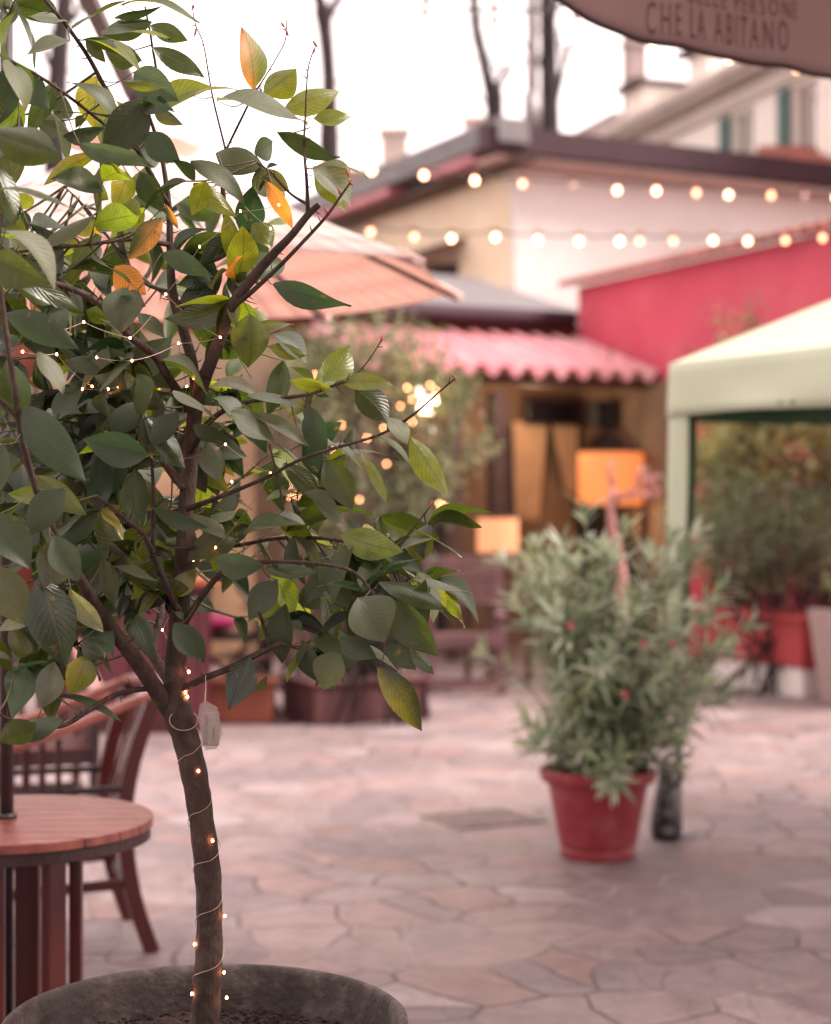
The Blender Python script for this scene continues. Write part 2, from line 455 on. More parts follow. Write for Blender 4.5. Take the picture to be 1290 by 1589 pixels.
sb.add(sv, sf)
for q in range(1500):
    a = R.uniform(0, 2 * PI); rr = math.sqrt(R.random()) * (Ro - .045)
    sb.ball(PC + Vector((rr * math.cos(a), rr * math.sin(a), SOILZ + R.uniform(0, .012) - 0.02 * (rr / Ro) ** 2)), R.uniform(.0015, .0065), 5, 3, (1, R.uniform(.6, 1), R.uniform(.5, .9)))
sb.build('soil', M_soil, pot)

# -------------------------------------------------- tree skeleton (x,y photo px -> 3-D, width px, depth offset m)
tree = thing('citrus_tree', Vector((PC.x + .0, TZ, SOILZ)), 'leafy young citrus tree with twisting trunk wrapped in tiny lights', 'tree')
def path3(pts):
    sm = smooth_path(pts, 5)
    return [P(x, y, TZ + dz) for x, y, w, dz in sm], [max(.0008, w / 2 / FPX * TZ) for x, y, w, dz in sm]
trunk_px = [(315, 1610, 50, 0), (320, 1560, 45, 0), (324, 1490, 42, 0), (325, 1420, 41, 0), (322, 1350, 40, 0), (313, 1275, 40, 0), (302, 1205, 40, 0),
            (288, 1145, 43, 0), (275, 1105, 47, 0), (271, 1065, 36, 0), (274, 1010, 32, .01), (281, 930, 31, .02), (287, 850, 28, .02), (290, 780, 27, .03), (296, 710, 25, .03), (303, 640, 23, .02), (318, 580, 24, .0)]
limbs_px = [
    [(318, 585, 22, 0), (340, 530, 19, -.02), (362, 472, 17, -.04), (392, 432, 16, -.05), (424, 395, 14, -.06), (452, 366, 12, -.07), (478, 334, 11, -.07), (495, 318, 9, -.07)],
    [(306, 630, 18, .02), (299, 565, 17, .05), (282, 505, 16, .08), (268, 455, 15, .1), (264, 390, 12, .12), (262, 320, 10, .12), (250, 240, 7, .12), (225, 160, 5, .1)],
    [(345, 525, 14, -.02), (366, 440, 12, .05), (369, 390, 12, .08), (352, 345, 10, .1), (346, 290, 8, .1), (350, 230, 5, .1)],
    [(268, 1110, 30, 0), (243, 1072, 27, -.02), (213, 1028, 24, -.05), (180, 985, 21, -.08), (148, 938, 18, -.12), (126, 902, 16, -.16), (95, 850, 13, -.22), (62, 775, 11, -.28), (36, 690, 10, -.32), (22, 600, 9, -.34), (6, 490, 8, -.36), (-4, 400, 6, -.36)],
    [(272, 1070, 22, .03), (252, 1040, 19, .1), (236, 1008, 15, .16), (248, 962, 13, .2), (254, 925, 11, .24), (246, 890, 10, .28), (200, 800, 8, .34), (150, 700, 6, .38)],
    [(284, 972, 11, 0), (262, 918, 10, -.05), (240, 868, 9, -.08), (224, 832, 8, -.1), (192, 803, 7, -.12), (150, 770, 5, -.14)],
    [(237, 868, 8, -.08), (238, 800, 7, -.1), (236, 725, 5, -.12), (222, 650, 4, -.13)],
    [(286, 968, 11, 0), (312, 928, 10, -.06), (342, 892, 9, -.1), (380, 876, 8, -.14), (440, 872, 6, -.18), (500, 876, 5, -.2), (548, 888, 5, -.2), (580, 925, 4, -.2), (598, 975, 3, -.2)],
    [(280, 1072, 14, 0), (312, 1055, 11, -.03), (350, 1040, 10, -.06), (395, 1018, 10, -.1), (436, 998, 7, -.12)],
    [(420, 1008, 6, -.11), (412, 980, 6, -.12), (402, 950, 5, -.14)],
    [(288, 760, 15, .02), (262, 728, 13, .06), (238, 690, 11, .1), (218, 640, 10, .14), (196, 590, 8, .18), (172, 520, 6, .2)],
    [(300, 640, 16, .02), (262, 588, 14, -.04), (240, 552, 13, -.06), (196, 518, 11, -.1), (150, 468, 10, -.14), (104, 446, 9, -.18), (60, 430, 7, -.22), (0, 380, 5, -.28)],
    [(248, 1068, 9, -.02), (205, 1072, 8, -.05), (172, 1082, 8, -.08), (136, 1104, 8, -.12), (92, 1128, 7, -.16), (30, 1122, 5, -.2), (-8, 1105, 4, -.22)],
    [(296, 700, 12, 0), (330, 650, 9, -.08), (380, 625, 7, -.12), (440, 618, 6, -.14), (482, 612, 5, -.14), (520, 598, 4, -.14), (548, 590, 3, -.14)],
    [(292, 790, 10, 0), (350, 768, 7, -.1), (412, 742, 6, -.14), (470, 712, 5, -.16), (540, 690, 5, -.17), (592, 674, 4, -.17), (640, 645, 4, -.17), (678, 612, 3, -.17), (706, 588, 3, -.17)],
    [(292, 850, 9, .0), (360, 848, 7, .06), (430, 836, 6, .04), (500, 836, 6, -.04), (560, 845, 5, -.08), (612, 850, 4, -.1), (640, 822, 3, -.1), (668, 786, 2.5, -.1)],
    [(360, 478, 9, -.04), (392, 452, 8, -.06), (432, 415, 7, -.08), (470, 376, 6, -.09), (505, 338, 5, -.1), (528, 306, 4, -.1), (546, 280, 3, -.1)],
    [(478, 334, 7, -.07), (476, 280, 5, -.07), (472, 230, 4, -.06), (474, 180, 3, -.05), (478, 110, 2.2, -.05), (487, 78, 2, -.05)],
    [(478, 318, 5, -.07), (450, 300, 4, -.04), (420, 268, 4, -.02), (395, 250, 3.5, 0)],
    [(262, 320, 9, .12), (215, 235, 8, .06), (170, 150, 7, .0), (138, 90, 7, -.04), (105, 42, 6, -.08), (70, 0, 6, -.1), (40, -40, 5, -.1)],
    [(215, 235, 6, .06), (120, 160, 5, -.1), (60, 118, 5, -.2), (0, 85, 4, -.28)],
    [(200, 210, 6, .06), (240, 130, 5, .06), (236, 70, 4, .05), (225, 10, 3, .05)],
    [(264, 380, 9, .12), (200, 372, 7, .04), (150, 378, 6, -.04), (80, 386, 5, -.12), (20, 392, 4, -.18)],
    [(350, 235, 4, .1), (372, 190, 4, .06), (392, 150, 3, .02), (405, 130, 3, 0)],
    [(352, 240, 4, .1), (330, 150, 3, .08), (316, 70, 2.2, .08), (304, 40, 2, .08), (298, 8, 1.8, .08)],
    [(405, 130, 2.5, 0), (428, 92, 2, .0), (443, 62, 2, .0), (445, 30, 1.6, 0)],
    [(270, 455, 7, .1), (225, 440, 6, .16), (190, 400, 5, .22), (140, 330, 4, .26), (100, 290, 3, .28)],
    [(30, 650, 8, -.33), (-10, 610, 6, -.36)],
    [(545, 590, 2.5, -.14), (572, 560, 2, -.14), (592, 528, 1.8, -.14)],
    [(418, 690, 3, -.14), (432, 745, 3.2, -.14), (440, 792, 3, -.13)],
]
tp, tr_ = path3(trunk_px)
tb = MB(); tb.tube(tp, [r * (1 + .035 * math.sin(i * 1.7) + .03 * math.sin(i * .61 + 2)) for i, r in enumerate(tr_)], 20)
tb.build('trunk', M_bark, tree, smooth=True)
BR = []                                                     # every 3-D branch point, for hanging twigs on
for lp in limbs_px:
    pts, rad = path3(lp)
    q = MB(); q.tube(pts, rad, 8 if lp[0][2] < 12 else 14)
    # thorns and spur buds along the limb
    for i in range(2, len(pts) - 2):
        if R.random() < 0.42:
            d = (pts[i + 1] - pts[i - 1]).normalized(); o_ = (rnd_dir() - d * 0.2); o_ -= d * o_.dot(d); o_.normalize()
            ln = R.uniform(.006, .022)
            q.tube([pts[i], pts[i] + o_ * (rad[i] + ln * .4) + d * ln * .2, pts[i] + o_ * (rad[i] + ln) + d * ln * .5], [.0014, .001, .0003], 5)
    q.build('limb' if lp[0][2] >= 8 else 'branch', M_bark, tree, smooth=True)
    BR += pts
# small red buds and unopened shoots at the tips
M_bud = mat('reddish_leaf_bud', (0.30, 0.07, 0.05), 0.5, 0.2, 30)
for x, y, dz in ((487, 80, -.05), (490, 70, -.05), (446, 52, 0), (440, 40, 0), (303, 52, .08), (300, 12, .08), (706, 588, -.17), (592, 528, -.14), (668, 786, -.1), (545, 285, -.1), (528, 300, -.1), (507, 330, -.1), (540, 270, -.1)):
    p = P(x, y, TZ + dz); a = p + Vector((R.uniform(-.006, .006), 0, R.uniform(.006, .014)))
    MB().tube([p - (a - p) * .5, p, (p + a) / 2, a], [.0007, .0025, .0022, .0004], 6).build('bud', M_bud, tree, smooth=True)

# -------------------------------------------------- leaves
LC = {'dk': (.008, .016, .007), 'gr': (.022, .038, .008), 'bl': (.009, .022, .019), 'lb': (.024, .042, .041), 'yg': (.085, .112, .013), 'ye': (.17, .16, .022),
      'or': (.36, .15, .045), 'og': (.36, .15, .05), 'pale': (.085, .10, .085), 'gy': (.040, .052, .034), 'ol': (.036, .043, .013), 'yo': (.12, .12, .022)}  # pale and lb put sky sheen on waxy tops into the leaf colour
M_leaf = leaf_mat('citrus_leaf', 0.26, 0.42, 1.2, sat=1.0, spots=.75)
# base x,y  tip x,y  width px  facing (degrees of roll, or U = upper side to the sky)  colour  depth offset
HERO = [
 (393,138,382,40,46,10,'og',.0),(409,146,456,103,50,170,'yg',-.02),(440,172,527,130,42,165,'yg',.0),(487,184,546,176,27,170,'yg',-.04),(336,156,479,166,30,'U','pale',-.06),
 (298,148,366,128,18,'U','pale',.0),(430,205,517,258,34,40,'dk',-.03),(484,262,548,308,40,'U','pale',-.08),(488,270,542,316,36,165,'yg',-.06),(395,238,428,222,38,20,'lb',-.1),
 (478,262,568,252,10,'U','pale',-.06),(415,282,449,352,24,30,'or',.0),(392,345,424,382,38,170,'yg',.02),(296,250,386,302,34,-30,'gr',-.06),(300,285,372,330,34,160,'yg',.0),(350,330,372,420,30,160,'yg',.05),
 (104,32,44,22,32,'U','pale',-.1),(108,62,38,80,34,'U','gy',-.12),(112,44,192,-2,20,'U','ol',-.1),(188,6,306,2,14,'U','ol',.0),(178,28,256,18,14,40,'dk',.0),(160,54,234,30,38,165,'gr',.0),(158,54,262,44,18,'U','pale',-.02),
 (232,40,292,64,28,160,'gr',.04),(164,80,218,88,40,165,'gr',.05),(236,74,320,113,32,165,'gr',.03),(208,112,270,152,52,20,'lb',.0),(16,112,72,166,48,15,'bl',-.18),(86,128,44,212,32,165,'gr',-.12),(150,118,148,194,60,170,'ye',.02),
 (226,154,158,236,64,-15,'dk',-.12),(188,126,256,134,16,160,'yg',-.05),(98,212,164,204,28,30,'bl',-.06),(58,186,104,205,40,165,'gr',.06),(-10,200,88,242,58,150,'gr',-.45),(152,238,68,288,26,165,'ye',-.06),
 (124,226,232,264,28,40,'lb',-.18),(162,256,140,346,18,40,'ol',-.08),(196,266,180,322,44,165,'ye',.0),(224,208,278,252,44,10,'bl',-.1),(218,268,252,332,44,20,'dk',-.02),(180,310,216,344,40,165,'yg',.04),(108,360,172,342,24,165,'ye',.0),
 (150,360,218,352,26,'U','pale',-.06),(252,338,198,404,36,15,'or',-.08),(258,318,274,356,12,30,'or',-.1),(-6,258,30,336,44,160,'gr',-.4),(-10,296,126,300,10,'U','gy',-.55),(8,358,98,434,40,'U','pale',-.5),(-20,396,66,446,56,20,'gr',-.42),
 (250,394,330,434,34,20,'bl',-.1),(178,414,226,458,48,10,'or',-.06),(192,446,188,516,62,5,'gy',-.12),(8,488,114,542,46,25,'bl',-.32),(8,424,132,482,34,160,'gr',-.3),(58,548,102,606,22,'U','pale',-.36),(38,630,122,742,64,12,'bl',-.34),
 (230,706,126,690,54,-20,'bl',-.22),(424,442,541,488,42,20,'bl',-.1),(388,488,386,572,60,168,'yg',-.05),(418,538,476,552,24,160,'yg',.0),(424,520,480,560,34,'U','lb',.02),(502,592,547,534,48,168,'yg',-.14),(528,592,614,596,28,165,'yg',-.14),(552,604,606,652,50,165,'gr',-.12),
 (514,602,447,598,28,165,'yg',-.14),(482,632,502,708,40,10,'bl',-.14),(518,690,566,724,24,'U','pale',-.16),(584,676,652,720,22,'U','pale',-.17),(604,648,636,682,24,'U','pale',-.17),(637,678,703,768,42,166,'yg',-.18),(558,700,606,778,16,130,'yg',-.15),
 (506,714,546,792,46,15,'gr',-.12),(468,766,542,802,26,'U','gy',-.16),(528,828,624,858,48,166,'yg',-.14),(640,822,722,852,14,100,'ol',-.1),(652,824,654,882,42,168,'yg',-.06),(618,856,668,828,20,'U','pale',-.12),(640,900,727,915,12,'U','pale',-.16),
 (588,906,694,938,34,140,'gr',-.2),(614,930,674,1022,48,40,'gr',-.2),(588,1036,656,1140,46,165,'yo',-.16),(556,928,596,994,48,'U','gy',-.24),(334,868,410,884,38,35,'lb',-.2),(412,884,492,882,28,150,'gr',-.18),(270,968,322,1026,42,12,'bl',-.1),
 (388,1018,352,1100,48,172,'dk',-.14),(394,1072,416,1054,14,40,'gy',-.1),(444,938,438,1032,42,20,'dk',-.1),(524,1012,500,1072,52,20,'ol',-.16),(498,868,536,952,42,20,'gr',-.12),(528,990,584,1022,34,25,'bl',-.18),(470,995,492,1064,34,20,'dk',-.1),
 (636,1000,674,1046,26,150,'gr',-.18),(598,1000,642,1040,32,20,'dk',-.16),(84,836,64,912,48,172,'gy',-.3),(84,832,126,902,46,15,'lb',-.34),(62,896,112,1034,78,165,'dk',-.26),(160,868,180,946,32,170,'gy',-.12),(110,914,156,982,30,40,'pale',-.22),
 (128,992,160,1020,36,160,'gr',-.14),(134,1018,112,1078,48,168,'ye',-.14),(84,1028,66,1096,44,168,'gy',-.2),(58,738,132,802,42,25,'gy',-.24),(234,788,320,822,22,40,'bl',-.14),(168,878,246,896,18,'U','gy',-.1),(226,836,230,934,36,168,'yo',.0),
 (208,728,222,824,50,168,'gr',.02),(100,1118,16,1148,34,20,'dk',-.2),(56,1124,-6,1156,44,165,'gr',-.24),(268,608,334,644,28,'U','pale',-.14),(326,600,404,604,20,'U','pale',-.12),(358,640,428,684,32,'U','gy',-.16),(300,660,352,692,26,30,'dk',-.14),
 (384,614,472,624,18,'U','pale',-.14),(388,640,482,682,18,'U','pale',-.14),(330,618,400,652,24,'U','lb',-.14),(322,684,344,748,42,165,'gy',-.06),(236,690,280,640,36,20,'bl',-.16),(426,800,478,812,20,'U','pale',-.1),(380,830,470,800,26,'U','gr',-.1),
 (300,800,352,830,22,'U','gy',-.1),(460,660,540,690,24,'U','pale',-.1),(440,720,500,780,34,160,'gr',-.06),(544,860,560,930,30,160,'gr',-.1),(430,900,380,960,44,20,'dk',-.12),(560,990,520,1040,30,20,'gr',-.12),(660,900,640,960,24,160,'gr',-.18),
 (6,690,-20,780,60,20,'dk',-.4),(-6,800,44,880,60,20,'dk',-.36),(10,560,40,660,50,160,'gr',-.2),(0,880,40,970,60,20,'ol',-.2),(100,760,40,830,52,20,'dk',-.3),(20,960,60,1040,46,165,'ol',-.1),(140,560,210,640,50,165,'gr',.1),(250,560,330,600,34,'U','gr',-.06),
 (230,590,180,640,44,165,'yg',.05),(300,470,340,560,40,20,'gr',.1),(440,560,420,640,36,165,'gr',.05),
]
crown = Leaves(9, 4)
def leaf_px(bx, by, tx, ty, w, face, c, dz):
    z = TZ + dz
    b = P(bx, by, z + R.uniform(-.012, .012)); t = P(tx, ty, z + R.uniform(-.03, .02))
    d = (t - b).normalized(); cam = (Vector((0, 0, CAMZ)) - (b + t) / 2).normalized()
    width = w / FPX * z
    if face == 'U':
        n = (UP * .86 + cam * .42 + rnd_dir() * .15); width *= 1.7
    else:
        f = (cam - d * cam.dot(d)).normalized(); a = math.radians(face)
        n = f * math.cos(a) + d.cross(f) * math.sin(a) + rnd_dir() * .08
        width /= max(.45, abs(math.cos(a)))
    col = jit(LC[c], .2); col2 = None
    if c == 'og': col2 = LC['yg']
    elif c == 'yo': col2 = jit(LC['gr'], .2)
    elif c == 'ye' and R.random() < .6: col2 = jit(LC['yg'], .2)
    elif c in ('or',) and R.random() < .5: col2 = jit(LC['ol'], .2)
    up_side = (n.normalized().dot(cam) > 0)
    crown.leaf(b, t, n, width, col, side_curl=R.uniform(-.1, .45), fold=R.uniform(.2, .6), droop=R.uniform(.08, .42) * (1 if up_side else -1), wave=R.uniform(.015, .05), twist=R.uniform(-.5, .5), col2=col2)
    return b
twg = MB()
def twig_to(p, start=None, rad=.0013):
    """a thin shoot from the nearest limb to p"""
    q = start if start is not None else min(BR, key=lambda k: (k - p).length_squared)
    if (q - p).length < .01: return [q, p]
    mid = (q + p) / 2 + Vector((0, 0, -.12 * (q - p).length)) + rnd_dir() * .06 * (q - p).length
    pts = [Vector(x) for x in smooth_path([tuple(q), tuple(mid), tuple(p)], 4)]
    n_ = len(pts); ln = (q - p).length
    twg.tube(pts, [rad * (1 + ln * 5) * (1 - .5 * i / n_) for i in range(n_)], 6)
    return pts
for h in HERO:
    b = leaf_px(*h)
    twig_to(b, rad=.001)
# inner leafage: leafy shoots spread through the crown
OUT = [(-40,-40),(250,-40),(275,50),(330,130),(400,180),(500,170),(515,250),(490,310),(430,350),(430,420),(440,490),(400,540),(450,590),(540,600),(560,650),(590,720),(480,770),(560,810),(620,850),(640,930),(620,990),(540,1020),(440,990),(370,930),(300,900),(230,930),(170,930),(120,980),(40,1010),(-40,1040)]
def inside(x, y, poly):
    c = False; j = len(poly) - 1
    for i in range(len(poly)):
        xi, yi = poly[i]; xj, yj = poly[j]
        if (yi > y) != (yj > y) and x < (xj - xi) * (y - yi) / (yj - yi) + xi: c = not c
        j = i
    return c
GAPS = [(360, 950, 60), (430, 250, 22), (90, 300, 55), (60, 130, 30), (290, 90, 40), (280, 170, 22), (330, 560, 20), (275, 500, 24), (300, 900, 42), (250, 960, 45), (290, 780, 28), (420, 420, 30), (560, 560, 24), (500, 830, 16), (290, 690, 22), (40, 340, 30), (180, 960, 40)]
RF = random.Random(5)
cnt = 0
while cnt < 118:
    x = RF.uniform(-60, 640); y = RF.uniform(-40, 1060)
    if not inside(x, y, OUT): continue
    if any((x - gx) ** 2 + (y - gy) ** 2 < gr * gr for gx, gy, gr in GAPS): continue
    if x > 400 and RF.random() < .45: continue
    if y < 260 and RF.random() < .62: continue
    cnt += 1
    dz = RF.gauss(.22, .22); dz = max(-.12 if x > 150 else -.4, min(.7, dz))
    e = P(x, y, TZ + dz)
    pts = twig_to(e, rad=.0012)
    L_ = len(pts)
    nlv = RF.randint(4, 7)
    for q in range(nlv):
        f = .35 + .65 * (q + .5) / nlv
        b = pts[min(L_ - 1, int(f * (L_ - 1) + .5))]
        out = (pts[-1] - pts[0]); out = out.normalized() if out.length > .02 else rnd_dir(RF)
        d = (out * .5 + rnd_dir(RF) * .85 + Vector((0, 0, -.25))).normalized()
        ln = RF.uniform(.03, .125)
        nn = (UP * .6 + rnd_dir(RF) * .75)
        if nn.dot(d) > .9: nn = d.orthogonal()
        c = RF.choices(['dk', 'gr', 'bl', 'yg', 'ol', 'ye', 'or', 'gy'], [24, 34, 16, 22, 6, 1.6, .4, 5])[0]
        crown.leaf(b, b + d * ln, nn, ln * RF.uniform(.42, .55), jit(LC[c], .25, RF), side_curl=RF.uniform(-.2, .6), fold=RF.uniform(.2, .6), droop=RF.uniform(.02, .6), wave=RF.uniform(.01, .05), twist=RF.uniform(-.5, .5))
RH = random.Random(31)
for k in range(34):
    x = RH.uniform(430, 680); y = RH.uniform(790, 1010)
    if x > 600 and y > 960: continue
    if k >= 26: x = RH.uniform(-30, 120); y = RH.uniform(930, 1060)
    e = P(x, y, TZ + RH.uniform(-.16, .12)); pts = twig_to(e, rad=.0011)
    for q in range(RH.randint(2, 4)):
        b = pts[RH.randint(len(pts) // 2, len(pts) - 1)]
        d = (Vector((.6 if x > 400 else -.2, 0, -.25)) + rnd_dir(RH) * .8).normalized(); ln = RH.uniform(.06, .125)
        nn = UP * .9 + rnd_dir(RH) * .6
        if abs(nn.normalized().dot(d)) > .9: nn = d.orthogonal()
        crown.leaf(b, b + d * ln, nn, ln * RH.uniform(.42, .52), jit(LC[RH.choice(['dk', 'gr', 'bl', 'yg', 'gr', 'pale', 'lb'])], .25, RH), fold=RH.uniform(.2, .6), droop=RH.uniform(.05, .4), wave=RH.uniform(.01, .05), twist=RH.uniform(-.5, .5))
RG = random.Random(77)
for k in range(60):                                          # denser leafage; the left side's shade put into darker leaf colours
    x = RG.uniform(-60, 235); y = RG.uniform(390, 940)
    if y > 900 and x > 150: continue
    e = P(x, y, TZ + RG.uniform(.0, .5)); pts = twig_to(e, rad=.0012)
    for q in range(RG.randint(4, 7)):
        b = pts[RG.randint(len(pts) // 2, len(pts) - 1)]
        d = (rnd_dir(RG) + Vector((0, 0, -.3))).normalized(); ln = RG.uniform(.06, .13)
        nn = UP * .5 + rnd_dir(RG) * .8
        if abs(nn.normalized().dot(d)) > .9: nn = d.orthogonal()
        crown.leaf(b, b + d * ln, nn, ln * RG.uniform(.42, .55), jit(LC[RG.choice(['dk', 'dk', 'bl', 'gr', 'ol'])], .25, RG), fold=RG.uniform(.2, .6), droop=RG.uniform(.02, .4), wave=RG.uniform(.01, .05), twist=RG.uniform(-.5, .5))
M_twig = mat('green_brown_shoot', (0.085, 0.07, 0.03), 0.7, 0.3, 30)
twg.build('shoots', M_twig, tree, smooth=True)
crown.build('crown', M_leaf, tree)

# -------------------------------------------------- fairy lights on the tree
fl = thing('fairy_light_string', tp[8], 'thin copper wire of tiny warm lights wound round the citrus trunk and limbs', 'string lights')
wire = MB(); bulbs = []
def trunk_at(py):
    best = min(range(len(tp)), key=lambda i: abs((CAMZ - tp[i].z) * FPX / tp[i].y + CY - py))
    return tp[best], tr_[best]
helix = []
ys = [1560 - i * 3.2 for i in range(147)]
for i, y in enumerate(ys):
    c, r = trunk_at(y)
    c = Vector((c.x, c.y, CAMZ - (y - CY) / FPX * TZ))
    a = 2 * PI * i * 3.2 / 82.0 + .4 * math.sin(y / 47)
    rr = r + .0012 + .0025 * max(0, math.sin(y / 29))
    helix.append(c + Vector((math.cos(a) * rr, math.sin(a) * rr, .004 * math.sin(a * 2))))
wire.tube(helix, .0006, 5)
loop = [P(285 + 22 * math.cos(t), 1118 + 16 * math.sin(t), TZ - .03) for t in [x * .2 for x in range(-4, 20)]]
wire.tube(loop, .0008, 5)
for x, y in ((308, 1197), (330, 1305)):
    c, r = trunk_at(y); bulbs.append(P(x, y, TZ - r * .95))
for x, y in ((294, 1239), (349, 1422), (302, 1466), (348, 1510), (298, 1543), (352, 1549), (291, 1082), (293, 1043), (288, 1075)):
    bulbs.append(P(x, y, TZ - .012))
ch1 = [(293, 1043, -.01), (252, 978, .05), (300, 870, .05), (335, 850, .0), (420, 735, -.1), (350, 690, -.05), (270, 714, .03), (232, 690, .05), (236, 664, .0), (184, 601, -.02), (128, 604, -.06), (143, 600, -.06), (88, 550, -.2), (35, 546, -.25)]
ch2 = [(270, 714, .03), (290, 600, .0), (277, 533, -.04), (205, 560, -.12), (150, 555, -.14)]
ch3 = [(277, 533, -.04), (342, 524, -.05), (257, 457, .04), (310, 383, .0), (373, 328, -.02), (433, 318, -.05), (402, 212, -.08), (335, 226, -.02), (362, 300, 0), (420, 355, -.06)]
ch4 = [(257, 457, .04), (202, 525, -.13), (130, 500, -.16), (60, 520, -.22)]
for ch in (ch1, ch2, ch3, ch4):
    pts = [P(x, y, TZ + d) for x, y, d in ch]
    full = []
    for a, b in zip(pts, pts[1:]):
        for k in range(6):
            t = k / 6; full.append(a.lerp(b, t) + Vector((0, 0, -.10 * (b - a).length * 4 * t * (1 - t) * .4)))
    full.append(pts[-1]); wire.tube(full, .0005, 5)
    bulbs += pts
for x, y, d in ((225, 686, .03), (238, 682, .03), (247, 606, .02), (168, 604, -.03), (360, 748, .1), (260, 880, .12), (240, 925, .2)):
    bulbs.append(P(x, y, TZ + d))
seen = []
for b in bulbs:
    if any((b - q).length < .004 for q in seen): continue
    seen.append(b)
    MB().ball(b, .0021 if b.z < 1.25 else .0016, 12, 8, (1, 1, 1.35)).build('bulb', M_fairy, fl, smooth=True)
wire.build('wire', M_wire, fl, smooth=True)

# -------------------------------------------------- clear packet (battery box in film) hanging on a loop of thread
M_film, nt, b = new_mat('crumpled_clear_film')
b.inputs['Base Color'].default_value = (.80, .70, .66, 1); b.inputs['Roughness'].default_value = .18
trn = nt.nodes.new('ShaderNodeBsdfTransparent'); mx = nt.nodes.new('ShaderNodeMixShader')
vz = nt.nodes.new('ShaderNodeTexNoise'); vz.inputs['Scale'].default_value = 90; vz.inputs['Detail'].default_value = 6
rpp = nt.nodes.new('ShaderNodeMapRange'); rpp.inputs['From Min'].default_value = .35; rpp.inputs['From Max'].default_value = .65; rpp.inputs['To Min'].default_value = .25; rpp.inputs['To Max'].default_value = .92
nt.links.new(vz.outputs['Fac'], rpp.inputs['Value']); nt.links.new(rpp.outputs[0], mx.inputs['Fac'])
nt.links.new(b.outputs[0], mx.inputs[1]); nt.links.new(trn.outputs[0], mx.inputs[2]); nt.links.new(mx.outputs[0], nt.nodes['Material Output'].inputs['Surface'])
bpn = nt.nodes.new('ShaderNodeBump'); bpn.inputs['Strength'].default_value = .8; bpn.inputs['Distance'].default_value = .004
nt.links.new(vz.outputs['Fac'], bpn.inputs['Height']); nt.links.new(bpn.outputs[0], b.inputs['Normal'])
ZP = TZ - .07
pk = thing('plastic_packet', P(327, 1165, ZP), 'small crumpled clear plastic packet hanging by a thread from the lowest right limb', 'packet')
outl = [(311, 1093), (319, 1089), (337, 1097), (346, 1137), (336, 1163), (319, 1164), (313, 1140), (308, 1115)]
cx_, cy_ = 327, 1128
fb = MB(); rings = []
for dz, sc in ((-.016, .45), (-.014, .8), (-.006, 1.0), (.006, 1.0), (.014, .8), (.016, .45)):
    rings.append([P(cx_ + (x - cx_) * sc + R.uniform(-1.5, 1.5), cy_ + (y - cy_) * sc + R.uniform(-1.5, 1.5), ZP + dz + R.uniform(-.002, .002)) for x, y in outl])
vs = [p for r_ in rings for p in r_]; n8 = len(outl)
fs = [(i * n8 + j, i * n8 + (j + 1) % n8, (i + 1) * n8 + (j + 1) % n8, (i + 1) * n8 + j) for i in range(5) for j in range(n8)] + [tuple(reversed(range(n8))), tuple(range(5 * n8, 6 * n8))]
fb.add(vs, fs); fo = fb.build('film', M_film, pk)
sub = fo.modifiers.new('crumple', 'SUBSURF'); sub.levels = 2; sub.render_levels = 2; sub.subdivision_type = 'SIMPLE'
M_case = mat('pale_battery_case', (.40, .30, .27), .4, .35, 60, stain=(.08, .05, .045), stain_amt=.8, stain_scale=45)
M_case2 = mat('dark_case_seam', (.10, .07, .06), .5, .15, 30)
cb_ = MB(); pc = P(327, 1132, ZP); cb_.box(pc, (.030, .014, .058)); cb_.build('battery_case', M_case, pk, bevel=.003)
cs = MB(); cs.box(pc + Vector((-.007, -.0075, 0)), (.007, .003, .05)); cs.box(pc + Vector((.006, -.0075, -.008)), (.004, .003, .03)); cs.build('case_seam', M_case2, pk)
MB().tube([P(317, 1096, ZP), P(319, 1070, ZP + .02), P(319, 1050, TZ - .052), P(322, 1046, TZ - .03), P(320, 1060, TZ - .02), P(319, 1094, ZP + .004)], .0007, 6).build('thread', M_wire, pk, smooth=True)
# ================================================================== round table with the parasol post through it
TBZ = 4.3
tc_ = P(10, 1270, TBZ); tc_ = Vector((tc_.x, TBZ, 0)); TH = CAMZ - (1270 - CY) / FPX * TBZ
tab = thing('round_table', tc_, 'round worn wooden table with a dark post through its middle', 'table')
RT = .361
tb_ = MB()
# plank top: strips clipped to the circle, with narrow gaps
npl = 9; ang = math.radians(4)
for i in range(npl):
    y0 = -RT + i * 2 * RT / npl + .0012; y1 = -RT + (i + 1) * 2 * RT / npl - .0012
    top = []
    for k in range(13):
        y = y0 + (y1 - y0) * k / 12; top.append((math.sqrt(max(0, RT * RT - y * y)), y))
    poly = top + [(-x, y) for x, y in reversed(top)]
    poly = [(x, y) for i_, (x, y) in enumerate(poly)]
    def w2(x, y, z): return tc_ + Vector((x * math.cos(ang) - y * math.sin(ang), x * math.sin(ang) + y * math.cos(ang), z))
    n = len(poly)
    tb_.add([w2(x, y, TH) for x, y in poly] + [w2(x, y, TH - .024) for x, y in poly],
            [tuple(range(n)), tuple(reversed(range(n, 2 * n)))] + [(j + n, (j + 1) % n + n, (j + 1) % n, j) for j in range(n)])
tb_.build('tabletop', M_wood_top, tab, bevel=.003)
ap = MB(); ap.lathe([(RT - .030, TH - .052), (RT - .006, TH - .052), (RT - .006, TH - .0255), (RT - .030, TH - .0255), (RT - .030, TH - .052)], 64, tc_)
ap.build('edge_band', M_wood_dark, tab, smooth=False)
for a, w in ((-88, .06), (-36, .055), (2, .04), (85, .064), (125, .062), (-140, .062), (178, .05)):
    r = .172
    t = math.radians(a)
    c = tc_ + Vector((math.cos(t) * r, math.sin(t) * r, (TH - .053) / 2))
    MB().box(c, (w, .03, TH - .053), t + PI / 2).build('leg', M_wood_red, tab, bevel=.003)
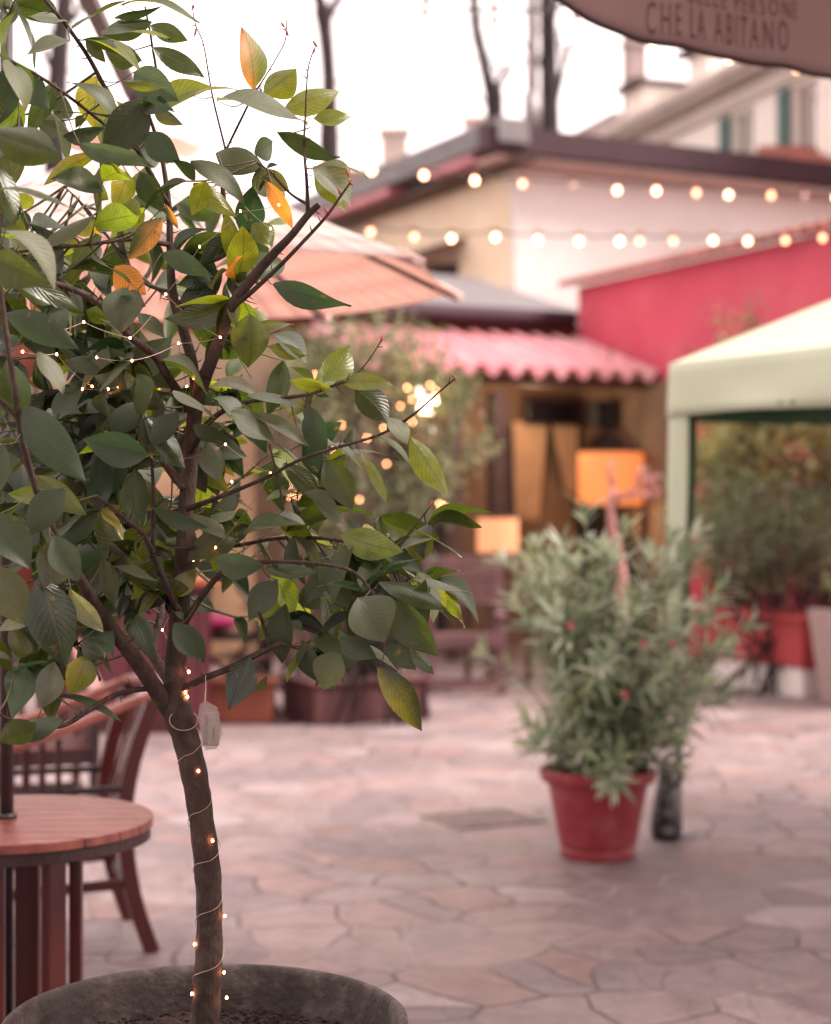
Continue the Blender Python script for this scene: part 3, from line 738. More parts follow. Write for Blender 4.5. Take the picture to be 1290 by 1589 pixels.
bp_ = MB(); bp_.box(tc_ + Vector((0, 0, .06)), (.42, .07, .05), .3); bp_.box(tc_ + Vector((0, 0, .115)), (.42, .07, .05), .3 + PI / 2)
bp_.build('cross_brace', M_wood_dark, tab, bevel=.004)

# ================================================================== cantilever parasol (pale peach, octagonal)
H_ = .78
pcx = P(210, 800, 7.565 * H_); pc0 = Vector((pcx.x, pcx.y, CAMZ + H_)); APEX = CAMZ + (CY - 207) / FPX * pc0.y
par = thing('parasol', tc_ + Vector((0, 0, TH)), 'pale peach octagonal parasol on a dark side post', 'parasol')
M_peach = leaf = None
m, nt, b = new_mat('peach_parasol_cloth')
nzz = nt.nodes.new('ShaderNodeTexNoise'); nzz.inputs['Scale'].default_value = 300
b.inputs['Base Color'].default_value = (.95, .85, .81, 1); b.inputs['Roughness'].default_value = .9
tr2 = nt.nodes.new('ShaderNodeBsdfTranslucent'); tr2.inputs['Color'].default_value = (.95, .70, .62, 1)
mx2 = nt.nodes.new('ShaderNodeMixShader'); mx2.inputs['Fac'].default_value = .5
nt.links.new(b.outputs[0], mx2.inputs[1]); nt.links.new(tr2.outputs[0], mx2.inputs[2]); nt.links.new(mx2.outputs[0], nt.nodes['Material Output'].inputs['Surface'])
M_peach = m
RP = 1.456 * H_; a0 = math.atan2(-.16, .987)
can = MB(); top = Vector((pc0.x, pc0.y, APEX))
def rimp(k, r=RP, z=pc0.z):
    t = a0 + PI / 8 + k * PI / 4
    return Vector((pc0.x + r * math.cos(t), pc0.y + r * math.sin(t), z))
for k in range(8):
    A_, B_ = rimp(k), rimp(k + 1); nu = 8
    for i in range(nu):
        for j in range(nu):
            def pt(f, g):
                q = A_.lerp(B_, g); p = top.lerp(q, f)
                p.z -= .012 * math.sin(PI * g) * f * f + .02 * math.sin(PI * f)
                c2 = Vector((pc0.x, pc0.y, p.z)); p = p + (c2 - p) * (.012 * math.sin(PI * g) * f)
                return p
            f0, f1, g0, g1 = i / nu, (i + 1) / nu, j / nu, (j + 1) / nu
            f0 = max(f0, .03)
            can.add([pt(f0, g0), pt(f0, g1), pt(f1, g1), pt(f1, g0)], [(3, 2, 1, 0)])
    # hem pocket at the rib tip
    can.add([rimp(k, RP * .93, pc0.z + .035), rimp(k, RP * 1.012, pc0.z - .012)], [])
cn = can.build('canopy', M_peach, par, smooth=True)
so = cn.modifiers.new('cloth', 'SOLIDIFY'); so.thickness = .003
MB().lathe([(.001, APEX + .06), (.22, APEX - .03), (.24, APEX - .05), (.225, APEX - .05), (.001, APEX + .045)], 8, (pc0.x, pc0.y, 0)).build('vent_cap', M_peach, par)
for k in range(8):
    e = rimp(k, RP * 1.0, pc0.z - .012)
    MB().beam(top + Vector((0, 0, -.03)), e + Vector((0, 0, -.012)), .018, .014).build('rib', M_black_metal, par)
    MB().beam(e + (top - e) * .07, e + (e - top) * .012, .035, .03).build('rib_tip', M_peach, par, bevel=.006)
MB().lathe([(.03, APEX - .16), (.05, APEX - .14), (.05, APEX - .04), (.03, APEX - .02)], 16, (pc0.x, pc0.y, 0)).build('hub', M_black_metal, par)
pm = MB(); pm.tube([tc_ + Vector((0, 0, .15)), tc_ + Vector((0, 0, APEX + .45))], .0175, 20); pm.tube([tc_ + Vector((0, 0, TH + .0005)), tc_ + Vector((0, 0, TH + .012))], .026, 20)
pm.build('post', M_black_metal, par, smooth=True)
MB().beam(tc_ + Vector((0, 0, APEX + .42)), top + Vector((0, 0, .12)), .045, .035).build('arm', M_black_metal, par)
MB().tube([top + Vector((0, 0, .14)), top + Vector((0, 0, -.02))], .014, 10).build('hanger', M_black_metal, par)

# ================================================================== curved-back wooden armchairs
def make_chair():
    t = thing('wooden_armchair', (0, 0, 0), 'dark red wooden armchair with a curved top rail, nearest behind the round table', 'chair', 'red wooden armchairs')
    W, D, SH = .50, .50, .45                      # front is +Y, right is +X
    for sx in (-1, 1):
        # rear post: splayed foot, raked back
        q = MB(); x = sx * W / 2
        prof = [(x * 1.0, -D / 2 - .115, 0), (x, -D / 2 - .05, .2), (x, -D / 2 - .02, SH), (x, -D / 2 - .05, .66), (x * 1.02, -D / 2 - .12, .86)]
        sm = smooth_path(prof, 3)
        for a, b_ in zip(sm, sm[1:]):
            q.beam(a, Vector(b_) + (Vector(b_) - Vector(a)).normalized() * .004, .036, .052, up=Vector((0, 1, 0)))
        q.build('rear_leg', M_wood_red, t, bevel=.003)
        q = MB(); q.beam((x * .96, D / 2 - .03, 0), (x * .96, D / 2 - .03, .66), .04, .04, up=Vector((0, 1, 0)))
        q.build('front_leg', M_wood_dark, t, bevel=.003)
        MB().beam((x, -D / 2 - .04, .24), (x * .96, D / 2 - .03, .22), .02, .034).build('side_stretcher', M_wood_red, t, bevel=.002)
        MB().beam((x, -D / 2 - .02, SH - .035), (x * .96, D / 2 - .03, SH - .035), .024, .055).build('side_rail', M_wood_dark, t, bevel=.002)
        # slats under the arm
        for k in range(5):
            y = .17 - k * .055
            q = MB(); q.beam((x * .98, y, SH - .02), (x * .99, y, .69 + (.13 - y) * .27), .014, .018, up=Vector((0, 1, 0)))
            q.build('arm_slat', M_wood_red, t)
        MB().beam((x, -D / 2 - .03, SH + .11), (x * .97, D / 2 - .04, SH + .11), .016, .022).build('lower_arm_rail', M_wood_dark, t)
    # one continuous rail: arm - back - arm, dipping to the front
    rail = []
    for a in range(0, 25):
        u_ = a / 24
        if u_ < .36: f = u_ / .36; p = (-.265 - .0 * f, .25 - .62 * f * .93, .685 + .185 * f ** 1.25)
        elif u_ > .64: f = (1 - u_) / .36; p = (.265, .25 - .62 * f * .93, .685 + .185 * f ** 1.25)
        else:
            f = (u_ - .36) / .28; th = PI * f; p = (-.265 * math.cos(th), -.327 - .075 * math.sin(th), .87 + .035 * math.sin(th))
        rail.append(p)
    rail = smooth_path(rail, 2)
    q = MB()
    k0 = len(q.v); n = len(rail)
    for i, p in enumerate(rail):
        p = Vector(p); d = (Vector(rail[min(i + 1, n - 1)]) - Vector(rail[max(i - 1, 0)])).normalized()
        sx_ = d.cross(UP).normalized(); uz = sx_.cross(d).normalized()
        w = .030 if .3 < i / n < .7 else .034
        for a, b_ in ((-1, -1), (1, -1), (1, 1), (-1, 1)):
            q.v.append(p + sx_ * a * w + uz * b_ * .014)
    for i in range(n - 1):
        for j in range(4):
            q.f.append((k0 + i * 4 + j, k0 + i * 4 + (j + 1) % 4, k0 + (i + 1) * 4 + (j + 1) % 4, k0 + (i + 1) * 4 + j)); q.m.append(0)
    q.f.append((k0 + 3, k0 + 2, k0 + 1, k0)); q.m.append(0); e = k0 + (n - 1) * 4; q.f.append((e, e + 1, e + 2, e + 3)); q.m.append(0)
    q.build('top_rail', M_wood_arm, t, bevel=.005)
    for k in range(5):
        x = -.17 + .085 * k
        q = MB(); q.beam((x, -D / 2 - .025, SH + .02), (x * 1.1, -D / 2 - .135 - .02 * (1 - (x / .2) ** 2), .87), .034, .012, up=Vector((0, 1, 0)))
        q.build('back_slat', M_wood_red, t, bevel=.002)
    MB().beam((-W / 2, -D / 2 - .02, SH - .03), (W / 2, -D / 2 - .02, SH - .03), .024, .06).build('rear_rail', M_wood_red, t, bevel=.002)
    MB().beam((-W / 2, D / 2 - .03, SH - .03), (W / 2, D / 2 - .03, SH - .03), .024, .06).build('front_rail', M_wood_dark, t, bevel=.002)
    MB().beam((-W / 2, -D / 2 - .05, .22), (W / 2, -D / 2 - .05, .22), .02, .03).build('rear_stretcher', M_wood_dark, t, bevel=.002)
    s_ = MB()
    for k in range(6):
        s_.box((0, -D / 2 + .03 + k * .084, SH + .008), (W - .04, .076, .016))
    s_.build('seat', M_wood_red, t, bevel=.003)
    return t
ch = make_chair()
A1 = Vector((-.938, 5.9, 0)); A2 = Vector((-1.087, 6.35, 0))
mid = (A1 + A2) / 2; back = Vector((.95, .31, 0)).normalized()
ch.location = mid - back * .325
ch.rotation_euler.z = math.atan2(-back.y, -back.x) - PI / 2
c2 = copy_tree(ch); c2['label'] = 'dark red wooden armchair partly hidden behind the nearer armchair, beside the parasol post'
c2.location = Vector((-1.72, 7.75, 0)); c2.rotation_euler.z = math.atan2(-.9, .35) - PI / 2

# ================================================================== gazebo
m, nt, b = new_mat('cream_gazebo_cloth')
n1 = nt.nodes.new('ShaderNodeTexNoise'); n1.inputs['Scale'].default_value = 3; r1 = nt.nodes.new('ShaderNodeValToRGB')
r1.color_ramp.elements[0].color = (.46, .51, .37, 1); r1.color_ramp.elements[1].color = (.52, .565, .42, 1)
nt.links.new(n1.outputs['Fac'], r1.inputs['Fac']); nt.links.new(r1.outputs[0], b.inputs['Base Color']); b.inputs['Roughness'].default_value = .85
M_gz = m
M_gzin = mat('green_gazebo_lining', (.035, .10, .045), .8, .15, 3)
G0 = P(1040, 800, 8.06); G0 = Vector((G0.x, 8.06, 0)); GE = 2.19; GL = 3.0; VH = .25
ga, gb, gc, gd = G0, G0 - V * GL, G0 + U * GL - V * GL, G0 + U * GL
gctr = G0 + U * GL / 2 - V * GL / 2
gz = thing('gazebo', gctr, 'pale cream gazebo with green lining over the far seating', 'gazebo')
gt = MB(); pk_ = gctr + Vector((0, 0, GE + .78))
for A_, B_ in ((ga, gb), (gb, gc), (gc, gd), (gd, ga)):
    A3 = A_ + UP * GE; B3 = B_ + UP * GE
    nn = (B3 - A3).cross(pk_ - A3).normalized()
    if nn.z < 0: nn = -nn
    N_ = 10
    for side in (0, 1):
        for i in range(N_):
            for j in range(N_):
                def pt(f, g):
                    q = A3.lerp(B3, g); p = q.lerp(pk_, f)
                    return p - UP * (.05 * math.sin(PI * f) * math.sin(PI * g) + .015 * math.sin(PI * g) * (1 - f)) - nn * .004 * side
                f0, f1, g0, g1 = i / N_, min((i + 1) / N_, .995), j / N_, (j + 1) / N_
                q4 = [pt(f0, g0), pt(f0, g1), pt(f1, g1), pt(f1, g0)]
                nq = (q4[1] - q4[0]).cross(q4[3] - q4[0])
                up_ = nq.z > 0
                gt.add(q4, [(0, 1, 2, 3) if up_ == (side == 0) else (3, 2, 1, 0)], side)
gt.build('roof_cloth', [M_gz, M_gzin], gz, smooth=True)
for idx, (A_, B_) in enumerate(((ga, gb), (gb, gc), (gc, gd), (gd, ga))):
    d = (B_ - A_).normalized(); outn = Vector((d.y, -d.x, 0))
    if outn.dot(A_ + (B_ - A_) / 2 - gctr) < 0: outn = -outn
    def fn(u_, v_, A_=A_, B_=B_, outn=outn, idx=idx):
        p = A_.lerp(B_, u_) + UP * (GE - .015 * math.sin(PI * u_) - v_ * (VH - .01 * math.sin(9 * u_ + idx)))
        w = .06 * math.sin(PI * min(1, u_ * 1.0)) ** .5 * (1.0 + math.sin(13 * u_ + 3.0 * v_ + 1.2 + idx) * .8 + .35 * math.sin(27 * u_ - 4 * v_)) * (.05 + v_) * .5 + .014 * v_
        return p + outn * (w + .006), outn
    vb = MB(); vb.sheet(fn, 36, 5, .003, 0, 1)
    o = vb.build('valance', [M_gz, M_gzin], gz, smooth=True)
for c, du, dv in ((ga, U, -V), (gb, U, V), (gc, -U, V), (gd, -U, -V)):
    lg = MB(); k = c + (du + dv) * .028
    lg.tube([k, k + UP * GE], .02, 10)
    lg.box(k + UP * .006, (.12, .12, .012), .46)
    lg.build('leg', M_grey_metal, gz, smooth=False)
    for dirn, outn in ((dv, -du), (du, -dv)):
        def fs(u_, v_, c=c, dirn=dirn, outn=outn):
            w = .155 - .03 * v_
            return c + dirn * (w * u_) + outn * (.006 + .006 * math.sin(6 * v_ + 3 * u_)) + UP * (GE - .2 - v_ * (GE - .95)) - Vector((.03 * v_ * v_, 0, 0)), outn
        sl = MB(); sl.sheet(fs, 4, 14, .003, 0, 1)
        sl.build('leg_sleeve', [M_gz, M_gzin], gz, smooth=True)
eb = MB()
for A_, B_ in ((ga, gb), (gb, gc), (gc, gd), (gd, ga)):
    i1 = A_.lerp(gctr, .07) + UP * (GE - .06); i2 = B_.lerp(gctr, .07) + UP * (GE - .06)
    eb.beam(i1, i2, .025, .025)
eb.build('roof_frame', M_grey_metal, gz)
# black weight bag strapped to the gazebo's near foot
wb0 = P(1034, 1296, 7.95); wb0 = Vector((wb0.x, 7.95, 0))
wb = thing('weight_bag', wb0, 'black sand-filled weight bag standing behind the red plant pot', 'weight bag')
M_bagb = mat('black_coated_nylon', (.010, .009, .010), .3, .3, 20, .6, 30)
bg = MB(); bg.lathe([(.001, .0), (.062, .004), (.070, .03), (.066, .12), (.055, .2), (.042, .25), (.034, .29), (.046, .32), (.03, .345), (.001, .35)], 20, wb0, wob=.05)
bg.build('bag_body', M_bagb, wb, smooth=True)
MB().tube([wb0 + Vector((.03, -.035, .24)), wb0 + Vector((.07, -.03, .28)), wb0 + Vector((.065, .0, .34)), wb0 + Vector((.03, .02, .31))], .009, 8).build('strap', M_black, wb, smooth=True)
ml = mat('painted_bag_highlight', (.16, .15, .15), .5, .2, 30)  # pale bars paint glossy highlights onto the black bag
lb = MB()
for z, h in ((.05, .05), (.13, .035), (.2, .02)):
    for j in range(5):
        t = -1.9 + j * .16; r = .0715 - .05 * max(0, z - .06) 
        lb.box(wb0 + Vector((r * math.cos(t), r * math.sin(t), z)), (.004, .012, h * (.6 + .4 * ((j * 7) % 3) / 2)), t)
lb.build('print', ml, wb)

# ================================================================== oleander in its red pot
M_redpot = mat('matt_red_plastic', (.25, .022, .032), .5, .10, 5, .1, 60, stain=(.34, .12, .12), stain_amt=.45, stain_scale=9)
oc = P(928, 1318, 7.55); oc = Vector((oc.x, 7.55, 0)); orz = CAMZ - (1192 - CY) / FPX * 7.55
rp_ = thing('red_plant_pot', oc, 'round matt red plastic pot with a thick rim holding the oleander', 'plant pot')
MB().lathe([(.150, .0), (.162, .004), (.165, .035), (.158, .045), (.168, .06), (.218, orz - .062), (.220, orz - .058), (.240, orz - .056), (.250, orz - .045), (.254, orz - .01), (.248, orz), (.232, orz), (.220, orz - .01), (.212, orz - .06)], 64, oc).build('pot_body', M_redpot, rp_, smooth=False, bevel=.002)
MB().lathe([(.001, orz - .03), (.1, orz - .024), (.216, orz - .034)], 32, oc).build('soil', M_soil, rp_)
ol = thing('oleander', oc + UP * (orz - .03), 'bushy grey-green oleander with narrow leaves and a few pink flowers', 'plant')
M_oleaf = leaf_mat('oleander_leaf', .34, .22, .3, pale_under=.8, glow=(1.9, 2.0, 1.5))
RO = random.Random(21)
lv = Leaves(4, 2, (.8, .75)); stm = MB()
oz = orz - .03
for k in range(120):
    a = RO.uniform(0, 2 * PI); q = math.sqrt(RO.random())
    while True:
        d_ = rnd_dir(RO) * RO.uniform(.35, 1.0) ** .6
        end = oc + Vector((.085 + d_.x * .60, d_.y * .50, .965 + d_.z * .58))
        if end.z < .62 and (abs(end.x - oc.x) > .36 and not (end.x > oc.x and RO.random() < .5)): continue
        if end.z < .36: continue
        break
    if k < 12:
        end = oc + Vector((math.cos(a) * RO.uniform(.24, .36), math.sin(a) * RO.uniform(.22, .34), RO.uniform(.36, .56)))
    start = oc + Vector((math.cos(a) * .12 * q, math.sin(a) * .12 * q, oz))
    m1 = start.lerp(end, .45) + Vector((0, 0, .13 * (end - start).length))
    pts = [Vector(p) for p in smooth_path([tuple(start), tuple(m1), tuple(end)], 7)]
    n_ = len(pts)
    stm.tube(pts, [.006 * (1 - .75 * i / n_) for i in range(n_)], 5)
    for i in range(4, n_):
        d = (pts[i] - pts[i - 1]).normalized()
        f = i / (n_ - 1)
        base_a = RO.uniform(0, 6.28)
        e1 = d.orthogonal().normalized(); e2 = d.cross(e1)
        nw = 3 if f < .95 else 6
        for w_ in range(nw):
            t = base_a + 2 * PI * w_ / nw
            rad_ = e1 * math.cos(t) + e2 * math.sin(t)
            dd = (rad_ * RO.uniform(.7, 1.0) + d * (.55 + .5 * (f > .9)) + Vector((0, 0, -.55 * (1.15 - f)))).normalized()
            ln = RO.uniform(.09, .16)
            c = jit(RO.choice([(.33, .39, .29), (.43, .48, .39), (.16, .20, .14), (.32, .38, .22), (.62, .64, .57)]), .2, RO)
            nrm = d * 1.0 - rad_ * .2 + UP * .5
            bp3 = pts[i - 1].lerp(pts[i], RO.random())
            lv.leaf(bp3, bp3 + dd * ln, nrm, RO.uniform(.015, .024), c, fold=.3, droop=RO.uniform(.05, .35), wave=.0)
stm.build('stems', mat('oleander_stem', (.12, .11, .08), .8, .2, 20), ol, smooth=True)
lv.build('foliage', M_oleaf, ol)
M_pink = mat('pink_oleander_petal', (.48, .08, .12), .6, .2, 30)
for x, y, dz in ((1000, 1000, -.45), (970, 1078, -.46), (885, 972, -.4), (1045, 1000, -.36)):
    p = P(x, y, 7.55 + dz); fb = MB()
    for k in range(5):
        t = k * 2 * PI / 5
        fb.ball(p + Vector((math.cos(t) * .008, -.003, math.sin(t) * .008)), .0078, 7, 4, (1, .4, 1))
    fb.build('flower', M_pink, ol, smooth=True)

# ================================================================== drain grate set in the paving
gr0 = P(750, 1272, 8.45); gr0 = Vector((gr0.x, 8.45, .004))
dg = thing('drain_grate', gr0, 'dark iron drain grate set flush in the paving left of the red pot', 'drain')
M_iron = mat('worn_iron', (.24, .18, .17), .7, .3, 12, .4, 40, metal=.1)
g = MB()
for a in (-1, 1):
    g.uvbox(gr0 + U * (.22 * a), (.025, .40, .014)); g.uvbox(gr0 + V * (.19 * a), (.415, .025, .0132))
g.build('frame', M_iron, dg)
g = MB()
for i in range(9):
    g.uvbox(gr0 + U * (-.17 + .0425 * i), (.016, .352, .010))
g.build('bars', M_iron, dg)
pit = MB(); pit.uvbox(gr0 + UP * -.002, (.43, .38, .004)); pit.build('pit', mat('silted_pit', (.16, .12, .115), .9, .3, 20), dg)

# ================================================================== awning with lettering, upper right
AW0 = Vector((.4, 5.0, 0))
def hemz(s): return 2.885 + .105 * math.exp(-max(s, -.18) / .17) - .004 * s + .006 * math.sin(4 * s)
m, nt, b = new_mat('dusty_rose_awning_cloth')
n1 = nt.nodes.new('ShaderNodeTexNoise'); n1.inputs['Scale'].default_value = 5; n1.inputs['Detail'].default_value = 6
r1 = nt.nodes.new('ShaderNodeValToRGB'); r1.color_ramp.elements[0].color = (.34, .235, .225, 1); r1.color_ramp.elements[1].color = (.43, .31, .295, 1)
nt.links.new(n1.outputs['Fac'], r1.inputs['Fac']); nt.links.new(r1.outputs[0], b.inputs['Base Color']); b.inputs['Roughness'].default_value = .9
tr3 = nt.nodes.new('ShaderNodeBsdfTranslucent'); tr3.inputs['Color'].default_value = (.42, .25, .22, 1)
mx3 = nt.nodes.new('ShaderNodeMixShader'); mx3.inputs['Fac'].default_value = .3
nt.links.new(b.outputs[0], mx3.inputs[1]); nt.links.new(tr3.outputs[0], mx3.inputs[2]); nt.links.new(mx3.outputs[0], nt.nodes['Material Output'].inputs['Surface'])
M_awn = m
aw = thing('awning', AW0 + U * 1.2 + UP * 2.88, 'dusty rose cloth awning with dark edge piping and printed Italian words', 'awning')
def aw_off(s, z):
    f = max(0, (3.5 - z) / .6)
    return f * (.010 * math.sin(17 * s) + .007 * math.sin(31 * s + 1))
def fn(u_, v_):
    s = -.17 + u_ * 6.2; zt = 3.55; z = zt + (hemz(s) - zt) * v_
    p = AW0 + U * s + UP * z - V * aw_off(s, z)
    return p, -V
ab = MB(); ab.sheet(fn, 170, 14, .003); ab.build('valance', M_awn, aw, smooth=True)
def fn2(u_, v_):
    s = -.17 + u_ * 3.6
    return AW0 + U * s - V * (.9 * v_) + UP * (3.56 + .10 * v_ - .02 * math.sin(PI * v_)), Vector((0, 0, -1))
ab = MB(); ab.sheet(fn2, 24, 12, .003); ab.build('canopy', M_awn, aw, smooth=True)
def fn3(u_, v_):
    s = -4.2 + u_ * 10.2; w_ = 3.0 + v_ * 6.0; f = w_ / 6.6
    return AW0 + U * s - V * w_ + UP * (3.56 + .55 * f - .06 * math.sin(PI * f)), Vector((0, 0, -1))
def fn4(u_, v_):
    s = 1.35 + u_ * 4.7; w_ = .9 + v_ * 2.1
    return AW0 + U * s - V * w_ + UP * (3.66 + .15 * v_), Vector((0, 0, -1))
ab = MB(); ab.sheet(fn4, 16, 8, .003); ab.build('added_floor_shade', M_awn, aw, smooth=True)  # unseen sheet added to shade the front paving
ab = MB(); ab.sheet(fn3, 24, 12, .003); ab.build('added_tree_shade', M_awn, aw, smooth=True)  # unseen sheet added to darken the tree from the camera's side
pp = MB(); pp.tube([AW0 + U * s + UP * (hemz(s) - .004) - V * (aw_off(s, hemz(s)) + .001) for s in [-.17 + i * .04 for i in range(156)]], .0075, 8)
pp.build('piping', mat('maroon_piping', (.03, .008, .010), .7, .2, 20), aw, smooth=True)
M_ink = mat('faded_maroon_print', (.15, .078, .072), .9, .25, 30)
def lettering(text, s_right, z_base, h, width_scale=1.0, slant=0.0):
    cu = bpy.data.curves.new('lettering', 'FONT'); cu.body = text; cu.size = h / .70; cu.align_x = 'RIGHT'; cu.resolution_u = 4; cu.space_character = 1.4; cu.shear = slant
    to = bpy.data.objects.new('lettering_curve', cu); COL.objects.link(to)
    dg_ = bpy.context.evaluated_depsgraph_get(); me = bpy.data.meshes.new_from_object(to.evaluated_get(dg_))
    bpy.data.objects.remove(to); q = MB()
    vs = []
    for v in me.vertices:
        s = s_right + v.co.x * width_scale; z = z_base + v.co.y
        vs.append(AW0 + U * s + UP * z - V * (aw_off(s, z) + .004))
    q.add(vs, [tuple(p.vertices) for p in me.polygons]); bpy.data.meshes.remove(me)
    return q.build('lettering', M_ink, aw)
lettering('CHE LA ABITANO', .835, 2.925, .098, .345)
lettering('DELLE PERSONE', .875, 3.032, .055, .55)
# ================================================================== helpers for the background
def clump_shrub(name, centre, size, label, cat, n_clump, per, ls, cols, group=None, stems=7, seed=1, hole=.0, trans=.3, ground=0.0, top_bias=0.0):
    r = random.Random(seed)
    t = thing(name, Vector((centre.x, centre.y, ground)), label, cat, group)
    lv = Leaves(3, 2, (.8, .7)); st = MB()
    base = Vector((centre.x, centre.y, ground))
    for k in range(n_clump):
        d = rnd_dir(r); q = r.uniform(.25, 1.0) ** .6
        c = Vector((centre.x + d.x * size[0] * q, centre.y + d.y * size[1] * q, centre.z + d.z * size[2] * q))
        if k < stems * 3:
            m1 = base.lerp(c, .5) + rnd_dir(r) * .08
            st.tube([base + Vector((r.uniform(-.6, .6) * size[0], r.uniform(-.6, .6) * size[1], 0)), m1, c], [.013, .009, .004], 6)
        cr = r.uniform(.10, .22)
        ccol = r.choice(cols)
        for j in range(per):
            o = rnd_dir(r) * cr * r.random() ** .5
            p = c + o; dd = (o.normalized() * .6 + rnd_dir(r) * .7 + Vector((0, 0, -.15))).normalized()
            ln = ls * r.uniform(.6, 1.3)
            lv.leaf(p, p + dd * ln, UP * .7 + rnd_dir(r) * .8, ln * r.uniform(.38, .6), jit(ccol, .3, r), fold=.25, droop=r.uniform(0, .25), wave=0)
    st.build('stems', M_bark_dark, t, smooth=True)
    lv.build('foliage', M_shrub, t)
    return t
M_shrub = leaf_mat('soft_shrub_leaf', .45, .30, .0, glow=(2.0, 1.95, 1.4))

def wall_face(A, d, n, t0, t1, z0, z1, openings, depth=.12):
    """Wall slab with real openings: A origin, d along, n outward; openings (ta,tb,za,zb)."""
    q = MB()
    ts = sorted({t0, t1, *[o[0] for o in openings], *[o[1] for o in openings]}); zs = sorted({z0, z1, *[o[2] for o in openings], *[o[3] for o in openings]})
    for a, b_ in zip(ts, ts[1:]):
        for c, e in zip(zs, zs[1:]):
            if any(o[0] <= (a + b_) / 2 <= o[1] and o[2] <= (c + e) / 2 <= o[3] for o in openings): continue
            ctr = A + d * ((a + b_) / 2) - n * depth / 2 + UP * ((c + e) / 2)
            q.frame(ctr, (b_ - a, depth, e - c), d, n, UP)
    return q

M_whitewall = mat('white_render_wall', (.85, .80, .77), .9, .05, 2, .2, 30, stain=(.62, .52, .47), stain_amt=.35, stain_scale=1.0)
M_yellowwall = mat('cream_yellow_render', (.92, .76, .56), .9, .06, 2, .2, 30, stain=(.80, .62, .43), stain_amt=.4, stain_scale=1.2)
M_maroon = mat('maroon_painted_gutter', (.035, .008, .016), .7, .2, 3)
M_redwall = mat('raspberry_red_wall', (.60, .085, .135), .85, .10, 1.5, .2, 25, stain=(.66, .17, .21), stain_amt=.45, stain_scale=1.6)
M_tile = mat('terracotta_roof_tile', (.30, .085, .065), .8, .3, 4, .5, 20)
M_greyroof = mat('grey_zinc_roof', (.17, .16, .165), .55, .2, 2, .2, 20, metal=.2)
M_pinkroof = mat('pink_corrugated_sheet', (.66, .26, .29), .6, .15, 4, .1, 20, stain=(.72, .48, .47), stain_amt=.6, stain_scale=2.5)
M_tan = mat('tan_pavilion_wall', (.19, .125, .082), .8, .2, 3, .2, 20)
M_brownpost = mat('brown_timber_post', (.085, .042, .028), .7, .3, 5, .3, 30)
M_cream = mat('cream_house_render', (.90, .83, .75), .9, .05, 1, .1, 20, stain=(.6, .5, .42), stain_amt=.3, stain_scale=.5)
M_creamdark = mat('stone_cornice', (.60, .51, .45), .85, .1, 2)
M_shutter = mat('dark_green_shutter', (.035, .10, .085), .6, .2, 6)
M_glass, nt, b = new_mat('window_glass'); b.inputs['Base Color'].default_value = (.55, .5, .46, 1); b.inputs['Roughness'].default_value = .05; b.inputs['Metallic'].default_value = .85
M_darkvoid = mat('dark_interior', (.02, .016, .016), .8, .2, 3)  # shade of unlit interiors put into a near-black colour

# ================================================================== red building with its coping, pavilion roof in front
A = P(898, 800, 20.0); A = Vector((A.x, 20.0, 0)); WT = 4.10
rb = thing('red_building', A - V * 3, 'raspberry red walled outbuilding with a tiled coping', 'building')
NW = -U                                                        # its wall faces left
wall_face(A, -V, NW, 0, 7.6, 0, WT, []).build('wall', M_redwall, rb)
bb = MB(); bb.frame(A - V * 3.8 + U * 2.6 + UP * 1.9, (4.9, 7.5, 3.8), U, V, UP); bb.build('rear_block', M_redwall, rb)
cp = MB()
for i in range(38):
    c = A - V * (-.1 + i * .205) + UP * (WT + .005)
    k = len(cp.v); n = 8
    for e in (0, 1):
        for j in range(n + 1):
            t = PI * j / n
            p = c + U * (-.16 + .5 * e) + UP * (.10 * e)
            cp.v.append(p + V * (math.cos(t) * .10) + UP * (math.sin(t) * .075))
    for j in range(n):
        cp.f.append((k + j, k + j + 1, k + n + 2 + j, k + n + 1 + j)); cp.m.append(0)
    cp.f.append(tuple(range(k, k + n + 1))); cp.m.append(0)
cp.build('tile_coping', M_tile, rb)
rr_ = MB(); rr_.frame(A - V * 3.8 + U * 2.8 + UP * (WT + .12), (5.4, 7.7, .08), (U + UP * .12).normalized(), V, (UP - U * .12).normalized()); rr_.build('roof', M_tile, rb)

pv = thing('pavilion', A - U * 2.5 - V * .8, 'low open timber pavilion under a scalloped pink corrugated roof', 'pavilion')
ze, zt = 2.93, 3.47; te = 1.71
co = MB(); nc = 170; L0, L1 = -.0, 3.5
k = len(co.v)
for i in range(nc + 1):
    s = .03 + i * (L1 - .03) / nc
    w = .062 * math.sin(2 * PI * s / .27)
    for j in range(5):
        f = j / 4
        co.v.append(A - U * s - V * (te * f + .02) + UP * (zt + (ze - zt) * f + w))
for i in range(nc):
    for j in range(4):
        a = k + i * 5 + j; co.f.append((a, a + 1, a + 6, a + 5)); co.m.append(0)
cr_ = co.build('corrugated_roof', M_pinkroof, pv, smooth=True); so = cr_.modifiers.new('t', 'SOLIDIFY'); so.thickness = .012
bw = wall_face(A - V * .05, -U, -V, .02, 6.3, 0, zt - .12, [(1.7, 2.5, 0, 2.25)], .1); bw.build('back_wall', M_tan, pv)
sw = MB(); 
for off in (.01, .055): sw.v += [A - U * off - V * t + UP * z for t, z in ((.05, 0), (2.1, 0), (2.1, 2.86), (1.71, 2.90), (.05, 3.40))]
sw.f += [(0, 1, 2, 3, 4), (9, 8, 7, 6, 5)] + [(j, (j + 1) % 5, (j + 1) % 5 + 5, j + 5) for j in range(5)]; sw.m += [0] * 7; sw.build('side_wall', M_tan, pv)
be = MB(); be.beam(A - V * (te - .25) + UP * (ze - .06), A - U * 4.2 - V * (te - .25) + UP * (ze - .06), .08, .09); be.build('eave_beam', M_brownpost, pv)
